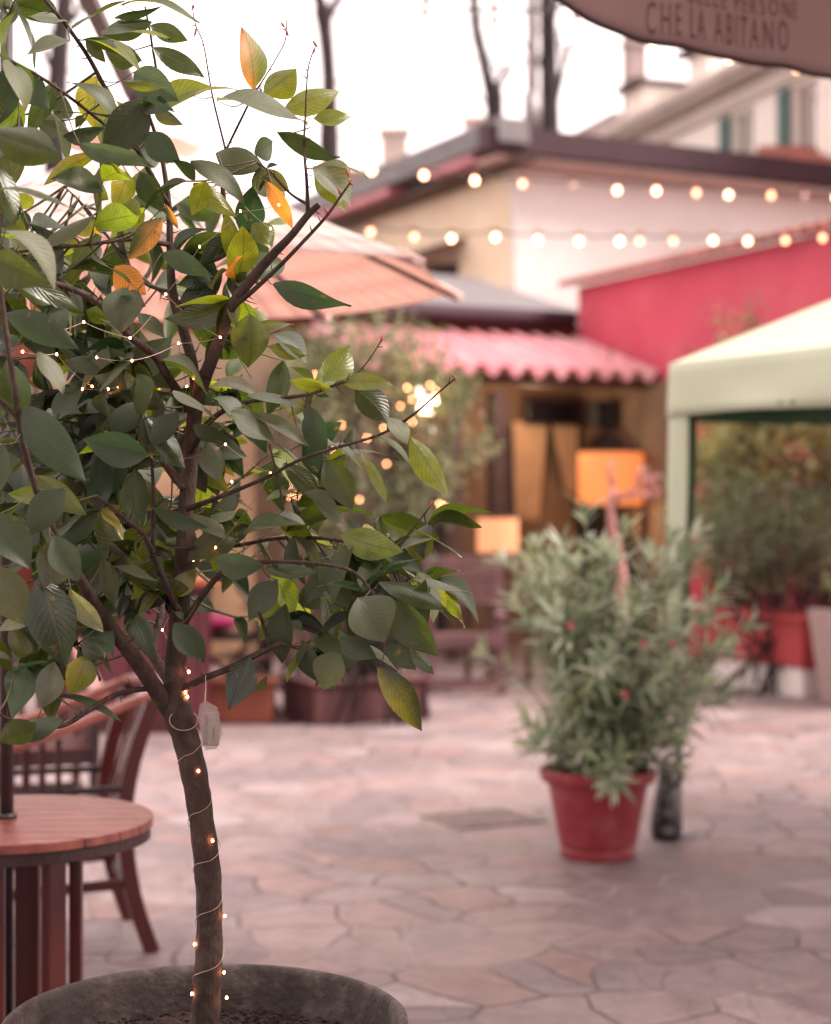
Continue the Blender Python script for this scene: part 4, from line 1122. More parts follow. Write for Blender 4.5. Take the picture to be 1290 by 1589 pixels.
for px_ in (772, 705, 560, 450):
    s = None
    for q in range(700):
        p = A - V * (te - .12) - U * (q * .01)
        if CX + p.x / p.y * FPX < px_: s = q * .01; break
    if s is None: continue
    c = A - V * (te - .12) - U * s
    w = .16 if px_ in (772,) else .13
    MB().frame(c + UP * (ze - .21) / 2, (w, w, ze - .21), U, V, UP).build('post', M_brownpost, pv)
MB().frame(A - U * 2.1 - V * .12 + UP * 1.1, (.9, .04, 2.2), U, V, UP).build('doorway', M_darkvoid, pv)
pdl = MB(); pdl.frame(A - U * 5.2 - V * 1.0 + UP * 1.2, (1.6, .06, 2.4), U, V, UP)
pdl.build('painted_lit_wall', mat('wall_painted_warm_light', (.30, .18, .10), .7, .2, 4), pv)  # warm light on the left-hand wall put into this panel's colour

def at_depth(px, py, Z): return P(px, py, Z)
# television, speaker, curtains, arched doorway
WZ = lambda px: None
def on_back(px, off=.0):
    """point on the pavilion's back wall seen at photo column px"""
    lo, hi = -1.0, 6.5
    for _ in range(40):
        m_ = (lo + hi) / 2; p = A - V * (.17 + off) - U * m_
        if CX + p.x / p.y * FPX > px: lo = m_
        else: hi = m_
    return A - V * (.17 + off) - U * lo
def zat(py, p): return CAMZ - (py - CY) / FPX * p.y
p = on_back(858, .2); tvc = Vector((p.x, p.y, zat(640, p)))
tv = thing('television', tvc, 'wide black television hanging high under the pink roof', 'television')
MB().frame(tvc, (.70, .06, .27), U, V, UP).build('case', M_black, tv, bevel=.01)
MB().frame(tvc - V * .032, (.62, .006, .21), U, V, UP).build('screen', mat('black_screen', (.008, .007, .009), .15, .1, 5), tv)
MB().beam(tvc + V * .03, tvc + V * .30, .06, .06).build('bracket', M_black_metal, tv)
p = A - V * .9 - U * .27; spc = Vector((p.x, p.y, zat(643, p)))
sp_ = thing('loudspeaker', spc, 'small black box loudspeaker mounted right of the television', 'loudspeaker')
MB().frame(spc, (.24, .18, .29), U, V, UP).build('cabinet', M_black, sp_, bevel=.012)
MB().frame(spc - V * .093, (.20, .01, .25), U, V, UP).build('grille', mat('speaker_cloth', (.02, .018, .02), .9, .2, 60), sp_)
MB().beam(spc + U * .08, spc + U * .23, .04, .04).build('bracket', M_black_metal, sp_)
M_curt = mat('tan_curtain_cloth', (.44, .29, .18), .9, .12, 4)
def curtain(pxa, pxb, pxc, pxd, y0, y1, label):
    """hangs from pxa..pxb at the top to pxc..pxd at the bottom"""
    def fn(u_, v_):
        pa = on_back(pxa + (pxb - pxa) * u_, .12); pb = on_back(pxc + (pxd - pxc) * u_, .12)
        q = pa.lerp(pb, v_); z = zat(y0, pa) * (1 - v_) + zat(y1, pb) * v_
        return Vector((q.x, q.y, z)) - V * (.03 * math.sin(u_ * 22)), -V
    q = MB(); q.sheet(fn, 24, 12, .006)
    o = q.build('curtain', M_curt, smooth=True); tag(o, label, 'curtain', 'tan curtains in the pavilion'); return o
curtain(796, 850, 800, 836, 655, 812, 'tan curtain hanging full length under the left half of the television')
curtain(856, 897, 880, 893, 655, 770, 'tan curtain gathered to a narrow tail under the right half of the television')
ad = thing('arched_door', A - V * .75, 'dark arched door in the tan side wall behind the big lamp', 'door')
arch = MB(); pts = [(-.62, 0), (.62, 0), (.62, 1.75)] + [(.62 * math.cos(t * PI / 14), 1.75 + .62 * math.sin(t * PI / 14)) for t in range(1, 14)] + [(-.62, 1.75)]
for off in (.06, .12):
    arch.v += [A - V * (.78 + x) - U * off + UP * z for x, z in pts]
n = len(pts); arch.f += [tuple(range(n)), tuple(reversed(range(n, 2 * n)))] + [(j, (j + 1) % n, (j + 1) % n + n, j + n) for j in range(n)]; arch.m += [0] * (n + 2)
arch.build('leaf', M_black, ad)
am = MB(); am.tube([A - V * (.78 + x * 1.06) - U * .1 + UP * z * 1.02 for x, z in pts[1:]], .05, 8); am.build('arch_frame', M_brownpost, ad)

# lampshades
def shade_mat(name, col, e):
    m, nt, b = new_mat(name)
    N, L = nt.nodes.new, nt.links.new
    tc = N('ShaderNodeTexCoord'); w = N('ShaderNodeTexWave'); w.inputs['Scale'].default_value = 7; w.inputs['Distortion'].default_value = .6; w.bands_direction = 'X'
    L(tc.outputs['Object'], w.inputs['Vector'])
    rp = N('ShaderNodeValToRGB'); rp.color_ramp.elements[0].color = tuple(c * .72 for c in col) + (1,); rp.color_ramp.elements[1].color = tuple(col) + (1,)
    L(w.outputs['Fac'], rp.inputs['Fac']); L(rp.outputs[0], b.inputs['Emission Color']); b.inputs['Emission Strength'].default_value = e
    b.inputs['Base Color'].default_value = (.5, .25, .12, 1); b.inputs['Roughness'].default_value = .9
    return m
def lampshade(root, c, r0, r1, h, m):
    MB().lathe([(r0, c.z - h / 2), (r1, c.z + h / 2), (r1 - .006, c.z + h / 2), (r0 - .006, c.z - h / 2), (r0, c.z - h / 2)], 40, (c.x, c.y, 0)).build('lamp_shade', m, root, smooth=False)
    ri = MB(); ri.lathe([(r1 + .004, c.z + h / 2 - .02), (r1 + .004, c.z + h / 2 + .004), (r1 - .01, c.z + h / 2 + .004)], 40, (c.x, c.y, 0)); ri.build('shade_ring', M_brownpost, root)
bl_c = P(948, 742, 18.7)
bl = thing('pendant_lamp', bl_c, 'large glowing orange drum lamp hanging under the pink roof', 'lamp')
lampshade(bl, bl_c, .355, .35, .58, shade_mat('glowing_orange_shade', (1.0, .25, .055), .42))
MB().tube([bl_c + UP * .2, bl_c + UP * 1.45], .008, 6).build('cord', M_cable, bl)
MB().ball(bl_c + UP * .02, .05).build('bulb', M_bulb, bl, smooth=True)
sl_c = P(773, 829, 15.4)
sl = thing('table_lamp', Vector((sl_c.x, sl_c.y, .74)), 'small glowing apricot drum lamp on a side table behind the slatted chair', 'lamp')
lampshade(sl, sl_c, .185, .183, .32, shade_mat('glowing_apricot_shade', (1.0, .36, .17), .42))
lt = MB(); lt.lathe([(.09, .742), (.09, .765), (.02, .78), (.014, .95), (.03, 1.05), (.012, 1.15), (.012, 1.3), (.001, 1.3)], 20, (sl_c.x, sl_c.y, 0)); lt.build('lamp_base', M_brownpost, sl, smooth=True)
st_ = thing('side_table', Vector((sl_c.x, sl_c.y, 0)), 'small dark side table carrying the apricot lamp', 'table')
MB().box((sl_c.x, sl_c.y, .72), (.5, .5, .04), .46).build('tabletop', M_brownpost, st_, bevel=.004)
for a in (-1, 1):
    for b_ in (-1, 1):
        q = Vector((sl_c.x, sl_c.y, 0)) + U * a * .2 + V * b_ * .2
        MB().frame(q + UP * .35, (.045, .045, .70), U, V, UP).build('leg', M_brownpost, st_)

# ================================================================== annex behind the pavilion
ax = thing('grey_roofed_annex', A + V * 1.7 - U * 3.5, 'low annex with grey zinc roof and dark gutter above the pavilion', 'building')
ab = MB(); ab.frame(A + V * 1.75 - U * 3.9 + UP * 1.84, (8.4, 3.0, 3.68), U, V, UP); ab.build('wall', mat('rusty_orange_wall', (.20, .045, .03), .9, .3, 2), ax)
gq = MB(); gq.tube([A + V * .12 - U * -.0 + UP * 3.72, A + V * .12 - U * 8.2 + UP * 3.72], .11, 12); gq.build('gutter', M_maroon, ax, smooth=True)
rf = MB(); d = (V * 3.2 + UP * .85).normalized(); rf.frame(A + V * 1.72 - U * 3.9 + UP * 4.18, (8.5, 3.3, .08), U, d, U.cross(d)); rf.build('roof', M_greyroof, ax)
for s, w in ((.95, .5), (2.0, .6), (3.2, .5)):
    MB().frame(A + V * .235 - U * s + UP * 3.36, (w, .05, .18), U, V, UP).build('vent', M_darkvoid, ax)

# ================================================================== white building
B0 = P(800, 800, 25.0); B0 = Vector((B0.x, 25.0, 0)); BZ = CAMZ + (CY - 236) / FPX * 25.0
wbld = thing('white_building', B0 + U * 6 + V * 4, 'plain white building with a maroon eave and cream side wall, behind the festoon lights', 'building')
wall_face(B0, U, -V, 0, 16, 0, BZ - .25, []).build('front_wall', M_whitewall, wbld)
wall_face(B0 - U * .0, V, -U, .13, 9, 0, BZ - .25, [(1.75, 3.15, 4.45, 5.35), (3.6, 4.4, 3.9, 5.1)]).build('side_wall', M_yellowwall, wbld)
MB().frame(B0 + V * 3 + U * .5 + UP * 4.5, (.1, 5, 2.4), U, V, UP).build('room_shade_panel', M_darkvoid, wbld)
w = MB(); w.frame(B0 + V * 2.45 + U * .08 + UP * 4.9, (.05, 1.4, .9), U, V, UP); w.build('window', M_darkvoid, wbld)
w = MB(); d = (-U * .8 - UP * .28).normalized(); w.frame(B0 + V * 2.45 - U * .42 + UP * 5.52, (.95, 1.9, .06), d, V, d.cross(V)); w.build('window_canopy', mat('brown_canopy', (.13, .075, .06), .7, .3, 3), wbld)
for t in (2.0, 2.9):
    w = MB(); w.frame(B0 + V * t - U * .3 + UP * 5.3, (.6, .06, .06), U, V, UP); w.build('canopy_bracket', M_brownpost, wbld)
sf_ = MB(); sf_.frame(B0 + U * 7.9 - V * .22 + UP * (BZ - .21), (17.0, .64, .06), U, V, UP); sf_.build('soffit', mat('pale_soffit', (.52, .36, .32), .9, .1, 2), wbld)
fa = MB(); fa.frame(B0 + U * 7.75 - V * .58 + UP * (BZ + .03), (17.3, .10, .36), U, V, UP); fa.build('fascia', M_maroon, wbld)
fa = MB(); fa.frame(B0 + V * 4.4 - U * .42 + UP * (BZ + .14), (.5, 10.2, .34), U, V, UP); fa.build('side_gutter', M_greyroof, wbld)
for v0, v1 in ((0.2, 1.6), (3.0, 6.2)):
    MB().frame(B0 + V * ((v0 + v1) / 2) - U * .40 + UP * (BZ - .10), (.42, v1 - v0, .12), U, V, UP).build('side_flashing', M_pinkroof, wbld)
MB().frame(B0 + V * 4.4 - U * .2 + UP * (BZ - .22), (.38, 10, .08), U, V, UP).build('side_soffit', M_brownpost, wbld)
rf = MB(); rf.add([B0 - V * .5 - U * .5 + UP * (BZ + .18), B0 - V * .5 + U * 16.4 + UP * (BZ + .18), B0 + V * 9.4 + U * 16.4 + UP * (BZ + .5), B0 + V * 9.4 - U * .5 + UP * (BZ + .2)], [(0, 1, 2, 3)])
rf.build('roof', M_greyroof, wbld)
dp = MB(); dp.tube([B0 - V * .06 + U * .1 + UP * 3.0, B0 - V * .06 + U * .1 + UP * 4.45], .06, 8); dp.build('drainpipe', M_whitewall, wbld)
# mast at its corner
MB_ = MB(); mc = P(826, 800, 24.6); mc = Vector((mc.x, mc.y, 0))
ms = thing('antenna_mast', mc + UP * (BZ + .2), 'tall pale grey metal mast at the corner of the white building', 'mast')
q = MB(); q.tube([mc + UP * (BZ + .22), mc + UP * (BZ + 4.6)], .075, 12); q.build('pole', M_grey_metal, ms, smooth=True)
q = MB(); q.tube([mc + UP * (BZ + .2), mc + UP * (BZ + .75)], .13, 12); q.build('sleeve', M_grey_metal, ms, smooth=True)
# little grey shed against the cream wall
shc = P(750, 460, 22.6)
sh = thing('grey_roofed_shed', Vector((shc.x, shc.y, 3.4)), 'little grey-roofed lean-to in front of the white building corner', 'shed')
q = MB(); q.uvbox(shc + UP * -.75, (1.0, .9, 1.1)); q.build('wall', M_whitewall, sh)
q = MB(); d = (-V * 1.0 - UP * .35).normalized(); q.frame(shc - UP * .08, (1.3, 1.3, .07), U, d, U.cross(d)); q.build('roof', M_greyroof, sh)
wb2 = P(580, 472, 22.4)
hu = thing('white_roof_hut', Vector((wb2.x, wb2.y, 3.4)), 'small white block hut with flat top above the dark gutter', 'hut')
q = MB(); q.uvbox(wb2 + UP * -.2, (.9, .8, 1.0)); q.build('wall', M_whitewall, hu, bevel=.02)
q = MB(); q.uvbox(wb2 + UP * .34, (1.0, .9, .07)); q.build('cap', M_creamdark, hu)

# ================================================================== cream house, upper right
Wd = Vector((-.295, .9555, 0)).normalized(); Wn = Vector((-Wd.y, Wd.x, 0)); Wn = Wn if Wn.dot(Vector((-1, 0, 0))) > 0 else -Wn
C0 = Vector((6.43, 30, 0)); CZ = 9.29
chs = thing('cream_house', C0 + Wd * 4 - Wn * 4, 'tall cream house with green-shuttered windows behind the white building', 'house')
wins = [(-3.4, -2.5), (-1.05, -.2), (1.15, 2.0), (3.4, 4.2), (7.0, 7.7), (9.4, 10.1)]
ops = [(a, b_, 7.35, 8.8) for a, b_ in wins[:3]] + [(3.4, 4.2, 7.2, 8.15)] + [(a, b_, 7.2, 8.3) for a, b_ in wins[4:]]
wall_face(C0, Wd, Wn, -7, 16, 0, CZ, ops, .25).build('wall', M_cream, chs)
bb = MB(); bb.frame(C0 + Wd * 4.5 - Wn * 4.4 + UP * 4.4, (22.8, 8, 8.8), Wd, Wn, UP); bb.build('rear_block', M_cream, chs)
for (a, b_, z0, z1) in ops:
    f = MB()
    for t in (a + .03, b_ - .03, (a + b_) / 2): f.frame(C0 + Wd * t - Wn * .12 + UP * (z0 + z1) / 2, (.055, .06, z1 - z0 - .002), Wd, Wn, UP)
    for z in (z0 + .03, z1 - .03): f.frame(C0 + Wd * (a + b_) / 2 - Wn * .125 + UP * z, (b_ - a - .115, .05, .055), Wd, Wn, UP)
    fo = f.build('window', M_whitewall, chs)
    pn = MB(); pn.frame(C0 + Wd * (a + b_) / 2 - Wn * .15 + UP * (z0 + z1) / 2, (b_ - a, .012, z1 - z0), Wd, Wn, UP); pn.build('pane', M_glass, fo)
    sl_ = MB(); sl_.frame(C0 + Wd * (a + b_) / 2 + Wn * .04 + UP * (z0 - .04), (b_ - a + .2, .1, .07), Wd, Wn, UP); sl_.build('sill', M_creamdark, fo)
    if a < 3:
        for e, sg in ((b_, 1), (a, -1)):
            s_ = MB(); s_.frame(C0 + Wd * (e + sg * .21) + Wn * (.05 if sg > 0 else .04) + UP * (z0 + z1) / 2, (.40, .05, z1 - z0 + .04), Wd, Wn, UP)
            if sg > 0: s_.build('shutter', M_shutter, chs)
co_ = MB()
for z, o_, h in ((CZ - .28, .10, .22), (CZ + .03, .36, .12), (CZ + .17, .5, .16)):
    co_.frame(C0 + Wd * 4.5 + Wn * (o_ / 2) + UP * z, (23.2, o_, h), Wd, Wn, UP)
co_.build('cornice', M_creamdark, chs)
rf = MB(); d = (-Wn * 4.2 + UP * 1.55).normalized(); rf.frame(C0 + Wd * 4.5 - Wn * 1.9 + UP * (CZ + .95), (23.2, 4.9, .1), Wd, d, Wd.cross(d)); rf.build('roof', mat('pale_slate_roof', (.60, .53, .49), .7, .2, 2), chs)
for t in (6.0,):
    c = MB(); c.frame(C0 + Wd * t - Wn * 2.4 + UP * (CZ + 1.7), (.8, .6, 1.5), Wd, Wn, UP); c.frame(C0 + Wd * t - Wn * 2.4 + UP * (CZ + 2.5), (1.0, .8, .12), Wd, Wn, UP)
    c.build('chimney', mat('sooty_brick', (.30, .22, .20), .9, .3, 6), chs)
for t in (4.4, 7.4):
    c = MB(); c.frame(C0 + Wd * t - Wn * 1.1 + UP * (CZ + .85), (.9, 1.2, .9), Wd, Wn, UP); c.build('dormer', M_cream, chs)
    c = MB(); c.frame(C0 + Wd * t - Wn * 1.0 + UP * (CZ + 1.36), (1.1, 1.5, .12), Wd, Wn, UP); c.build('dormer_roof', M_maroon, chs)
# further house beyond, with dark mansard
D0 = P(930, 800, 46.0); D0 = Vector((D0.x, 46, 0))
dh = thing('mansard_house', D0, 'distant pale house with dark roof and chimneys behind the bare trees', 'house')
q = MB(); q.frame(D0 + U * 1.8 + UP * 5.0, (8, 6, 10.0), Wd, Wn, UP); q.build('wall', M_cream, dh)
q = MB(); q.frame(D0 + U * 1.8 + UP * 10.6, (8.4, 6.2, 1.2), Wd, Wn, UP); q.build('roof', mat('grey_mauve_roof', (.30, .24, .24), .8, .2, 2), dh)
for px_, py_ in ((985, 120),):
    c = P(px_, py_, 46); q = MB(); q.frame(Vector((c.x, c.y, (c.z + 10.8) / 2 + .4)), (.5, .5, c.z + .8 - 10.0), Wd, Wn, UP); q.frame(c + UP * .86, (.66, .62, .12), Wd, Wn, UP); q.build('chimney', mat('dark_chimney', (.34, .27, .26), .9, .3, 5), dh)
# red-roofed houses
def roof_house(px0, px1, py_eave, py_ridge, Z, label, wallm):
    a = P(px0, py_eave, Z); b_ = P(px1, py_eave, Z); zr = CAMZ + (CY - py_ridge) / FPX * (Z + 2)
    c = (a + b_) / 2; w = (b_ - a).length
    t = thing('red_roofed_house', Vector((c.x, Z + 2, 0)), label, 'house', 'red-roofed houses in the distance')
    q = MB(); q.box(Vector((c.x, Z + 2, a.z / 2)), (w * .96, 3.6, a.z)); q.build('wall', wallm, t)
    rf = MB(); l = w / 2
    rf.add([(c.x - l, Z, a.z), (c.x + l, Z, a.z), (c.x + l * .9, Z + 2, zr), (c.x - l * .9, Z + 2, zr), (c.x - l, Z + 4, a.z), (c.x + l, Z + 4, a.z)],
           [(0, 1, 2, 3), (3, 2, 5, 4), (0, 3, 4), (1, 5, 2), (0, 4, 5, 1)])
    ro = rf.build('roof', M_tile, t)
    ch_ = MB(); ch_.box((c.x + l * .3, Z + 1.6, zr + .2), (.6, .5, 1.0)); ch_.box((c.x + l * .3, Z + 1.6, zr + .74), (.75, .65, .1)); ch_.build('chimney', M_creamdark, ro)
    return t
roof_house(520, 660, 312, 262, 38, 'distant red-roofed house seen between the citrus leaves and the white building', M_whitewall)
roof_house(1205, 1420, 266, 226, 27.5, 'red-roofed house rising behind the maroon eave at the right edge', M_whitewall)
roof_house(655, 790, 262, 236, 44, 'small distant house with a chimney left of the mast', M_cream)

# ================================================================== bare street trees
def bare_tree(base, pts, label, seed, extra=()):
    r = random.Random(seed)
    t = thing('bare_tree', Vector((base.x, base.y, 0)), label, 'tree', 'bare trees against the sky')
    tk = MB(); z0 = base.y
    lines = []
    for ln in [pts] + list(extra):
        p3 = [(P(x, y, z0 + dz).x, z0 + dz, P(x, y, z0 + dz).z, w * .56 / FPX * z0) for x, y, w, dz in ln]
        sm = smooth_path(p3, 5); lines.append(sm)
    first = [(lines[0][0][0], lines[0][0][1], 0, lines[0][0][3] * 1.25)] + lines[0]
    tk.tube([p[:3] for p in first], [max(.01, p[3]) for p in first], 12); tk.build('trunk', M_bark_dark, t, smooth=True)
    for sm in lines[1:]:
        q = MB(); q.tube([p[:3] for p in sm], [max(.01, p[3]) for p in sm], 8); q.build('limb', M_bark_dark, t, smooth=True)
    tw = MB()
    def grow(p, d, ln, rad, lev):
        pts = [p]
        for k in range(4):
            d = (d + rnd_dir(r) * .28 + UP * .06).normalized(); pts.append(pts[-1] + d * ln / 4)
        tw.tube(pts, [rad * (1 - .7 * k / 4) for k in range(5)], 5, caps=False)
        if lev > 0:
            for k in range(3):
                i = r.randint(1, 4); grow(pts[i], (d + rnd_dir(r) * .9).normalized(), ln * r.uniform(.45, .7), rad * .5, lev - 1)
    for sm in lines:
        for k in range(4):
            i = r.randint(len(sm) // 3, len(sm) - 1); p = Vector(sm[i][:3]); d = rnd_dir(r); d.z = abs(d.z)
            grow(p, d, r.uniform(.5, 1.2), min(.022, sm[i][3] * .35), 2)
    tw.build('twigs', M_bark_dark, t, smooth=True)
    return t
bare_tree(P(510, 800, 30), [(512, 420, 34, 0), (512, 330, 32, 0), (511, 220, 30, 0), (511, 130, 22, 0), (506, 60, 22, 0), (500, 14, 26, 0)], 'bare tree with thick dark trunk just right of the citrus crown', 3,
          [[(502, 20, 20, 0), (490, -20, 16, 0), (470, -90, 10, 0)], [(505, 30, 18, 0), (530, -8, 12, .2), (570, -60, 7, .2)]])
bare_tree(P(768, 800, 33), [(769, 330, 26, 0), (768, 225, 25, 0), (767, 150, 26, 0), (762, 138, 24, 0)], 'bare tree forking into a V left of the mast', 4,
          [[(765, 160, 20, 0), (752, 100, 16, 0), (740, 50, 15, 0), (736, 0, 14, 0), (738, -80, 10, 0)], [(769, 150, 14, 0), (778, 120, 8, 0), (784, 95, 5, 0)]])
bare_tree(P(848, 800, 36), [(852, 330, 32, 0), (853, 215, 30, 0), (852, 100, 25, 0), (849, 0, 22, 0), (845, -100, 18, 0)], 'thick bare tree standing right behind the mast', 5,
          [[(852, 195, 18, 0), (866, 140, 10, 0), (878, 95, 8, 0), (888, 62, 6, 0)], [(852, 60, 12, 0), (862, 20, 7, 0), (872, -20, 5, 0)], [(845, 120, 10, 0), (838, 90, 6, 0)]])
bare_tree(P(90, 800, 28), [(84, 400, 34, 0), (86, 200, 32, 0), (92, 90, 28, 0), (100, 0, 24, 0), (105, -80, 18, 0)], 'bare tree with dark trunk seen through the upper left citrus leaves', 6,
          [[(100, 40, 12, 0), (122, 20, 9, 0), (138, -20, 8, 0)], [(88, 120, 10, 0), (60, 70, 7, 0), (40, 20, 5, 0)]])

# ================================================================== festoon lights
def festoon(pts, label, lit, drop=.055):
    """pts: socket points; lit: flags"""
    t = thing('festoon_lights', pts[0], label, 'string lights', 'festoon lights across the courtyard')
    cb = MB(); full = []
    for a, b_ in zip(pts, pts[1:]):
        for k in range(5):
            f = k / 5; full.append(a.lerp(b_, f) - UP * (.03 * 4 * f * (1 - f)))
    full.append(pts[-1]); cb.tube(full, .006, 6); cb.build('cable', M_cable, t, smooth=True)
    for p, on in zip(pts, lit):
        so = MB(); so.tube([p + UP * .01, p - UP * .035], .012, 8); so.build('socket', M_sock, t)
        q = MB(); q.lathe([(.001, p.z - .086), (.010, p.z - .083), (.019, p.z - .074), (.0225, p.z - .062), (.020, p.z - .050), (.012, p.z - .038)], 12, (p.x, p.y, 0))
        q.build('bulb', (M_bulb if R.random() < .62 else M_bulb_dim) if on else M_bulb_off, t, smooth=True)
M_sock = mat('red_bulb_socket', (.35, .07, .05), .5, .2, 10)
def along(px, base, Z0):
    """point of the line through base (x at Z0) running along U, at photo column px"""
    k = (px - CX) / FPX
    t = (k * base.y - base.x) / (U.x - k * U.y)
    return base + U * t
b1 = P(577, 268, 12.0)
xs = [(497, 262, 1), (577, 268, 1), (658, 275, 1), (737, 283, 1), (811, 288, 1), (890, 292, 0), (958, 298, 1), (1019, 299, 1), (1081, 302, 1), (1131, 305, 1), (1197, 306, 1), (1249, 308, 0), (1298, 309, 1), (1350, 309, 1)]
def fest_pts(xs, base):
    out = []
    for x, y, on in xs:
        p = along(x, Vector((base.x, base.y, 0)), base.y); out.append(Vector((p.x, p.y, CAMZ - (y - CY) / FPX * p.y + .072)))
    return out
festoon(fest_pts(xs, b1), 'upper string of warm bulbs crossing in front of the white wall', [x[2] for x in xs])
b2 = P(575, 363, 12.2)
xs2 = [(500, 357, 1), (575, 363, 1), (643, 371, 1), (701, 373, 1), (769, 371, 1), (835, 375, 1), (899, 377, 1), (962, 377, 1), (993, 377, 1), (1045, 377, 1), (1107, 376, 1), (1161, 377, 1), (1219, 376, 1), (1277, 372, 1), (1330, 370, 1)]
festoon(fest_pts(xs2, b2), 'lower string of warm bulbs just above the red wall coping', [x[2] for x in xs2])
b3 = P(895, 25, 8.5)
xs3 = [(660, 22, 0), (768, 34, 0), (895, 28, 0), (1012, 84, 1), (1132, 93, 1), (1237, 110, 1), (1330, 126, 1)]
festoon(fest_pts(xs3, b3), 'short string of bulbs along the awning edge, some unlit', [x[2] for x in xs3])

# ================================================================== slatted garden chair by the lamp
gcp = P(722, 1070, 14.5); gcp = Vector((gcp.x, 14.5, 0))
gch = thing('slatted_garden_chair', gcp, 'weathered mauve slatted garden chair beside the apricot lamp', 'chair')
W = .60
for sx in (-1, 1):
    MB().beam(gcp + Vector((sx * W / 2, .28, 0)), gcp + Vector((sx * W / 2, .42, 1.12)), .075, .06, up=Vector((0, 1, 0))).build('rear_leg', M_wood_mauve, gch, bevel=.004)
    MB().beam(gcp + Vector((sx * W / 2, -.22, 0)), gcp + Vector((sx * W / 2, -.22, .62)), .075, .06, up=Vector((0, 1, 0))).build('front_leg', M_wood_mauve, gch, bevel=.004)
    MB().beam(gcp + Vector((sx * W / 2, -.28, .635)), gcp + Vector((sx * W / 2, .36, .645)), .085, .03).build('armrest', M_wood_mauve, gch, bevel=.004)
for z in (.76, .865, .97, 1.075):
    MB().box(gcp + Vector((0, .28 + .14 * z / 1.12 - .035, z)), (W - .075, .022, .092)).build('back_slat', M_wood_mauve, gch, bevel=.003)
s_ = MB()
for k in range(6): s_.box(gcp + Vector((0, -.2 + k * .09, .46)), (W - .08, .08, .022))
s_.build('seat', M_wood_mauve, gch, bevel=.003)
MB().box(gcp + Vector((0, -.255, .44)), (W + .07, .03, .10)).build('front_rail', M_wood_mauve, gch, bevel=.003)
MB().box(gcp + Vector((0, -.22, .085)), (W - .075, .04, .07)).build('stretcher', M_wood_mauve, gch, bevel=.003)

# ================================================================== folding deck chairs, counter and clutter behind the citrus
def deck_chair():
    t = thing('folding_chair', (0, 0, 0), 'low folding wooden chair with crossed legs left of the slatted chair', 'chair', 'folding chairs by the counter')
    for sx in (-1, 1):
        x = sx * .24
        MB().beam((x, -.38, .0), (x, .36, .95), .028, .05, up=Vector((1, 0, 0))).build('long_leg', M_wood_dark, t, bevel=.003)
        MB().beam((x * .86, .42, .0), (x * .86, -.28, .46), .028, .05, up=Vector((1, 0, 0))).build('short_leg', M_wood_red, t, bevel=.003)
    s_ = MB()
    for k in range(5): s_.box((0, -.24 + k * .085, .45), (.44, .072, .018))
    s_.build('seat', M_wood_red, t, bevel=.002)
    for k in range(3): MB().beam((-.24, .24 + k * .05, .66 + k * .11), (.24, .24 + k * .05, .66 + k * .11), .07, .016, up=Vector((0, -.6, 1))).build('back_slat', M_wood_dark, t, bevel=.002)
    return t
d1 = deck_chair(); d1.location = Vector((P(455, 1090, 13.4).x, 13.4, 0)); d1.rotation_euler.z = math.radians(70)
d2 = copy_tree(d1); d2['label'] = 'low folding wooden chair with crossed legs beside the orange glow trough'
d2.location = Vector((P(395, 1080, 12.6).x, 12.6, 0)); d2.rotation_euler.z = math.radians(-110)
ctr = P(215, 1040, 12.0); ctr = Vector((ctr.x, 12, 0))
cn_ = thing('bar_counter', ctr, 'dark maroon wooden counter with warm light painted into its top, behind the citrus trunk', 'counter')
q = MB(); q.box(ctr + UP * .5, (.95, .55, 1.0)); q.build('body', mat('dark_maroon_panel', (.075, .012, .018), .5, .3, 3), cn_, bevel=.01)
q = MB(); q.box(ctr + UP * 1.03, (1.15, .75, .06)); q.build('counter_top', mat('top_painted_warm_light', (.42, .11, .05), .4, .2, 3), cn_, bevel=.01)  # warm light falling on the counter is put into this orange
for k in range(4): 
    q = MB(); q.box(ctr + Vector((-.34 + k * .225, -.288, .5)), (.19, .02, .8)); q.build('door_panel', mat('maroon_door', (.10, .016, .024), .5, .2, 4), cn_, bevel=.006)
rc = P(253, 830, 12.3)
rcl = thing('red_curtain_banner', rc, 'narrow bright red cloth hanging behind the citrus trunk', 'banner')
def fn(u_, v_): return rc + Vector((-.06 + .12 * u_, .02 * math.sin(12 * u_), .25 - v_ * .55)), Vector((0, -1, 0))
q = MB(); q.sheet(fn, 12, 4, .006); q.build('cloth', mat('bright_red_cloth', (.55, .02, .05), .8, .2, 6), rcl, smooth=True)
q = MB(); q.tube([rc + Vector((-.09, 0, .25)), rc + Vector((.09, 0, .25))], .012, 8); q.tube([rc + Vector((.09, .0, .27)), Vector((rc.x + .09, rc.y, 0))], .02, 8); q.build('pole', M_wood_dark, rcl)
tr0 = P(318, 1062, 12.4); tr0 = Vector((tr0.x, 12.4, 0))
tro = thing('orange_glow_trough', tr0, 'long orange trough added for the warm glow on the paving behind the citrus trunk', 'planter')
M_orange_glow = mat('orange_glow_colour', (.20, .055, .032), .8, .2, 6, .3, 30)  # orange trough added to stand in for warm glow on the paving
q = MB(); q.box(tr0 + UP * .15, (1.0, .34, .30)); q.build('trough_body', M_orange_glow, tro, bevel=.02)
q = MB(); q.box(tr0 + UP * .30, (1.06, .40, .05)); q.build('rim', M_orange_glow, tro, bevel=.015)
t2 = P(550, 1090, 12.5); t2 = Vector((t2.x, 12.6, 0))
kb = thing('low_trough', t2, 'low dark reddish trough from which the pale olive shrub grows', 'planter')
q = MB(); q.uvbox(t2 + UP * .14, (.9, .6, .28)); q.build('trough_body', mat('pink_render', (.085, .03, .03), .9, .15, 4, .3, 20), kb, bevel=.012)
q = MB(); q.uvbox(t2 + UP * .295, (.96, .66, .03)); q.build('rim', mat('pink_cap', (.12, .05, .048), .9, .15, 4), kb, bevel=.008)
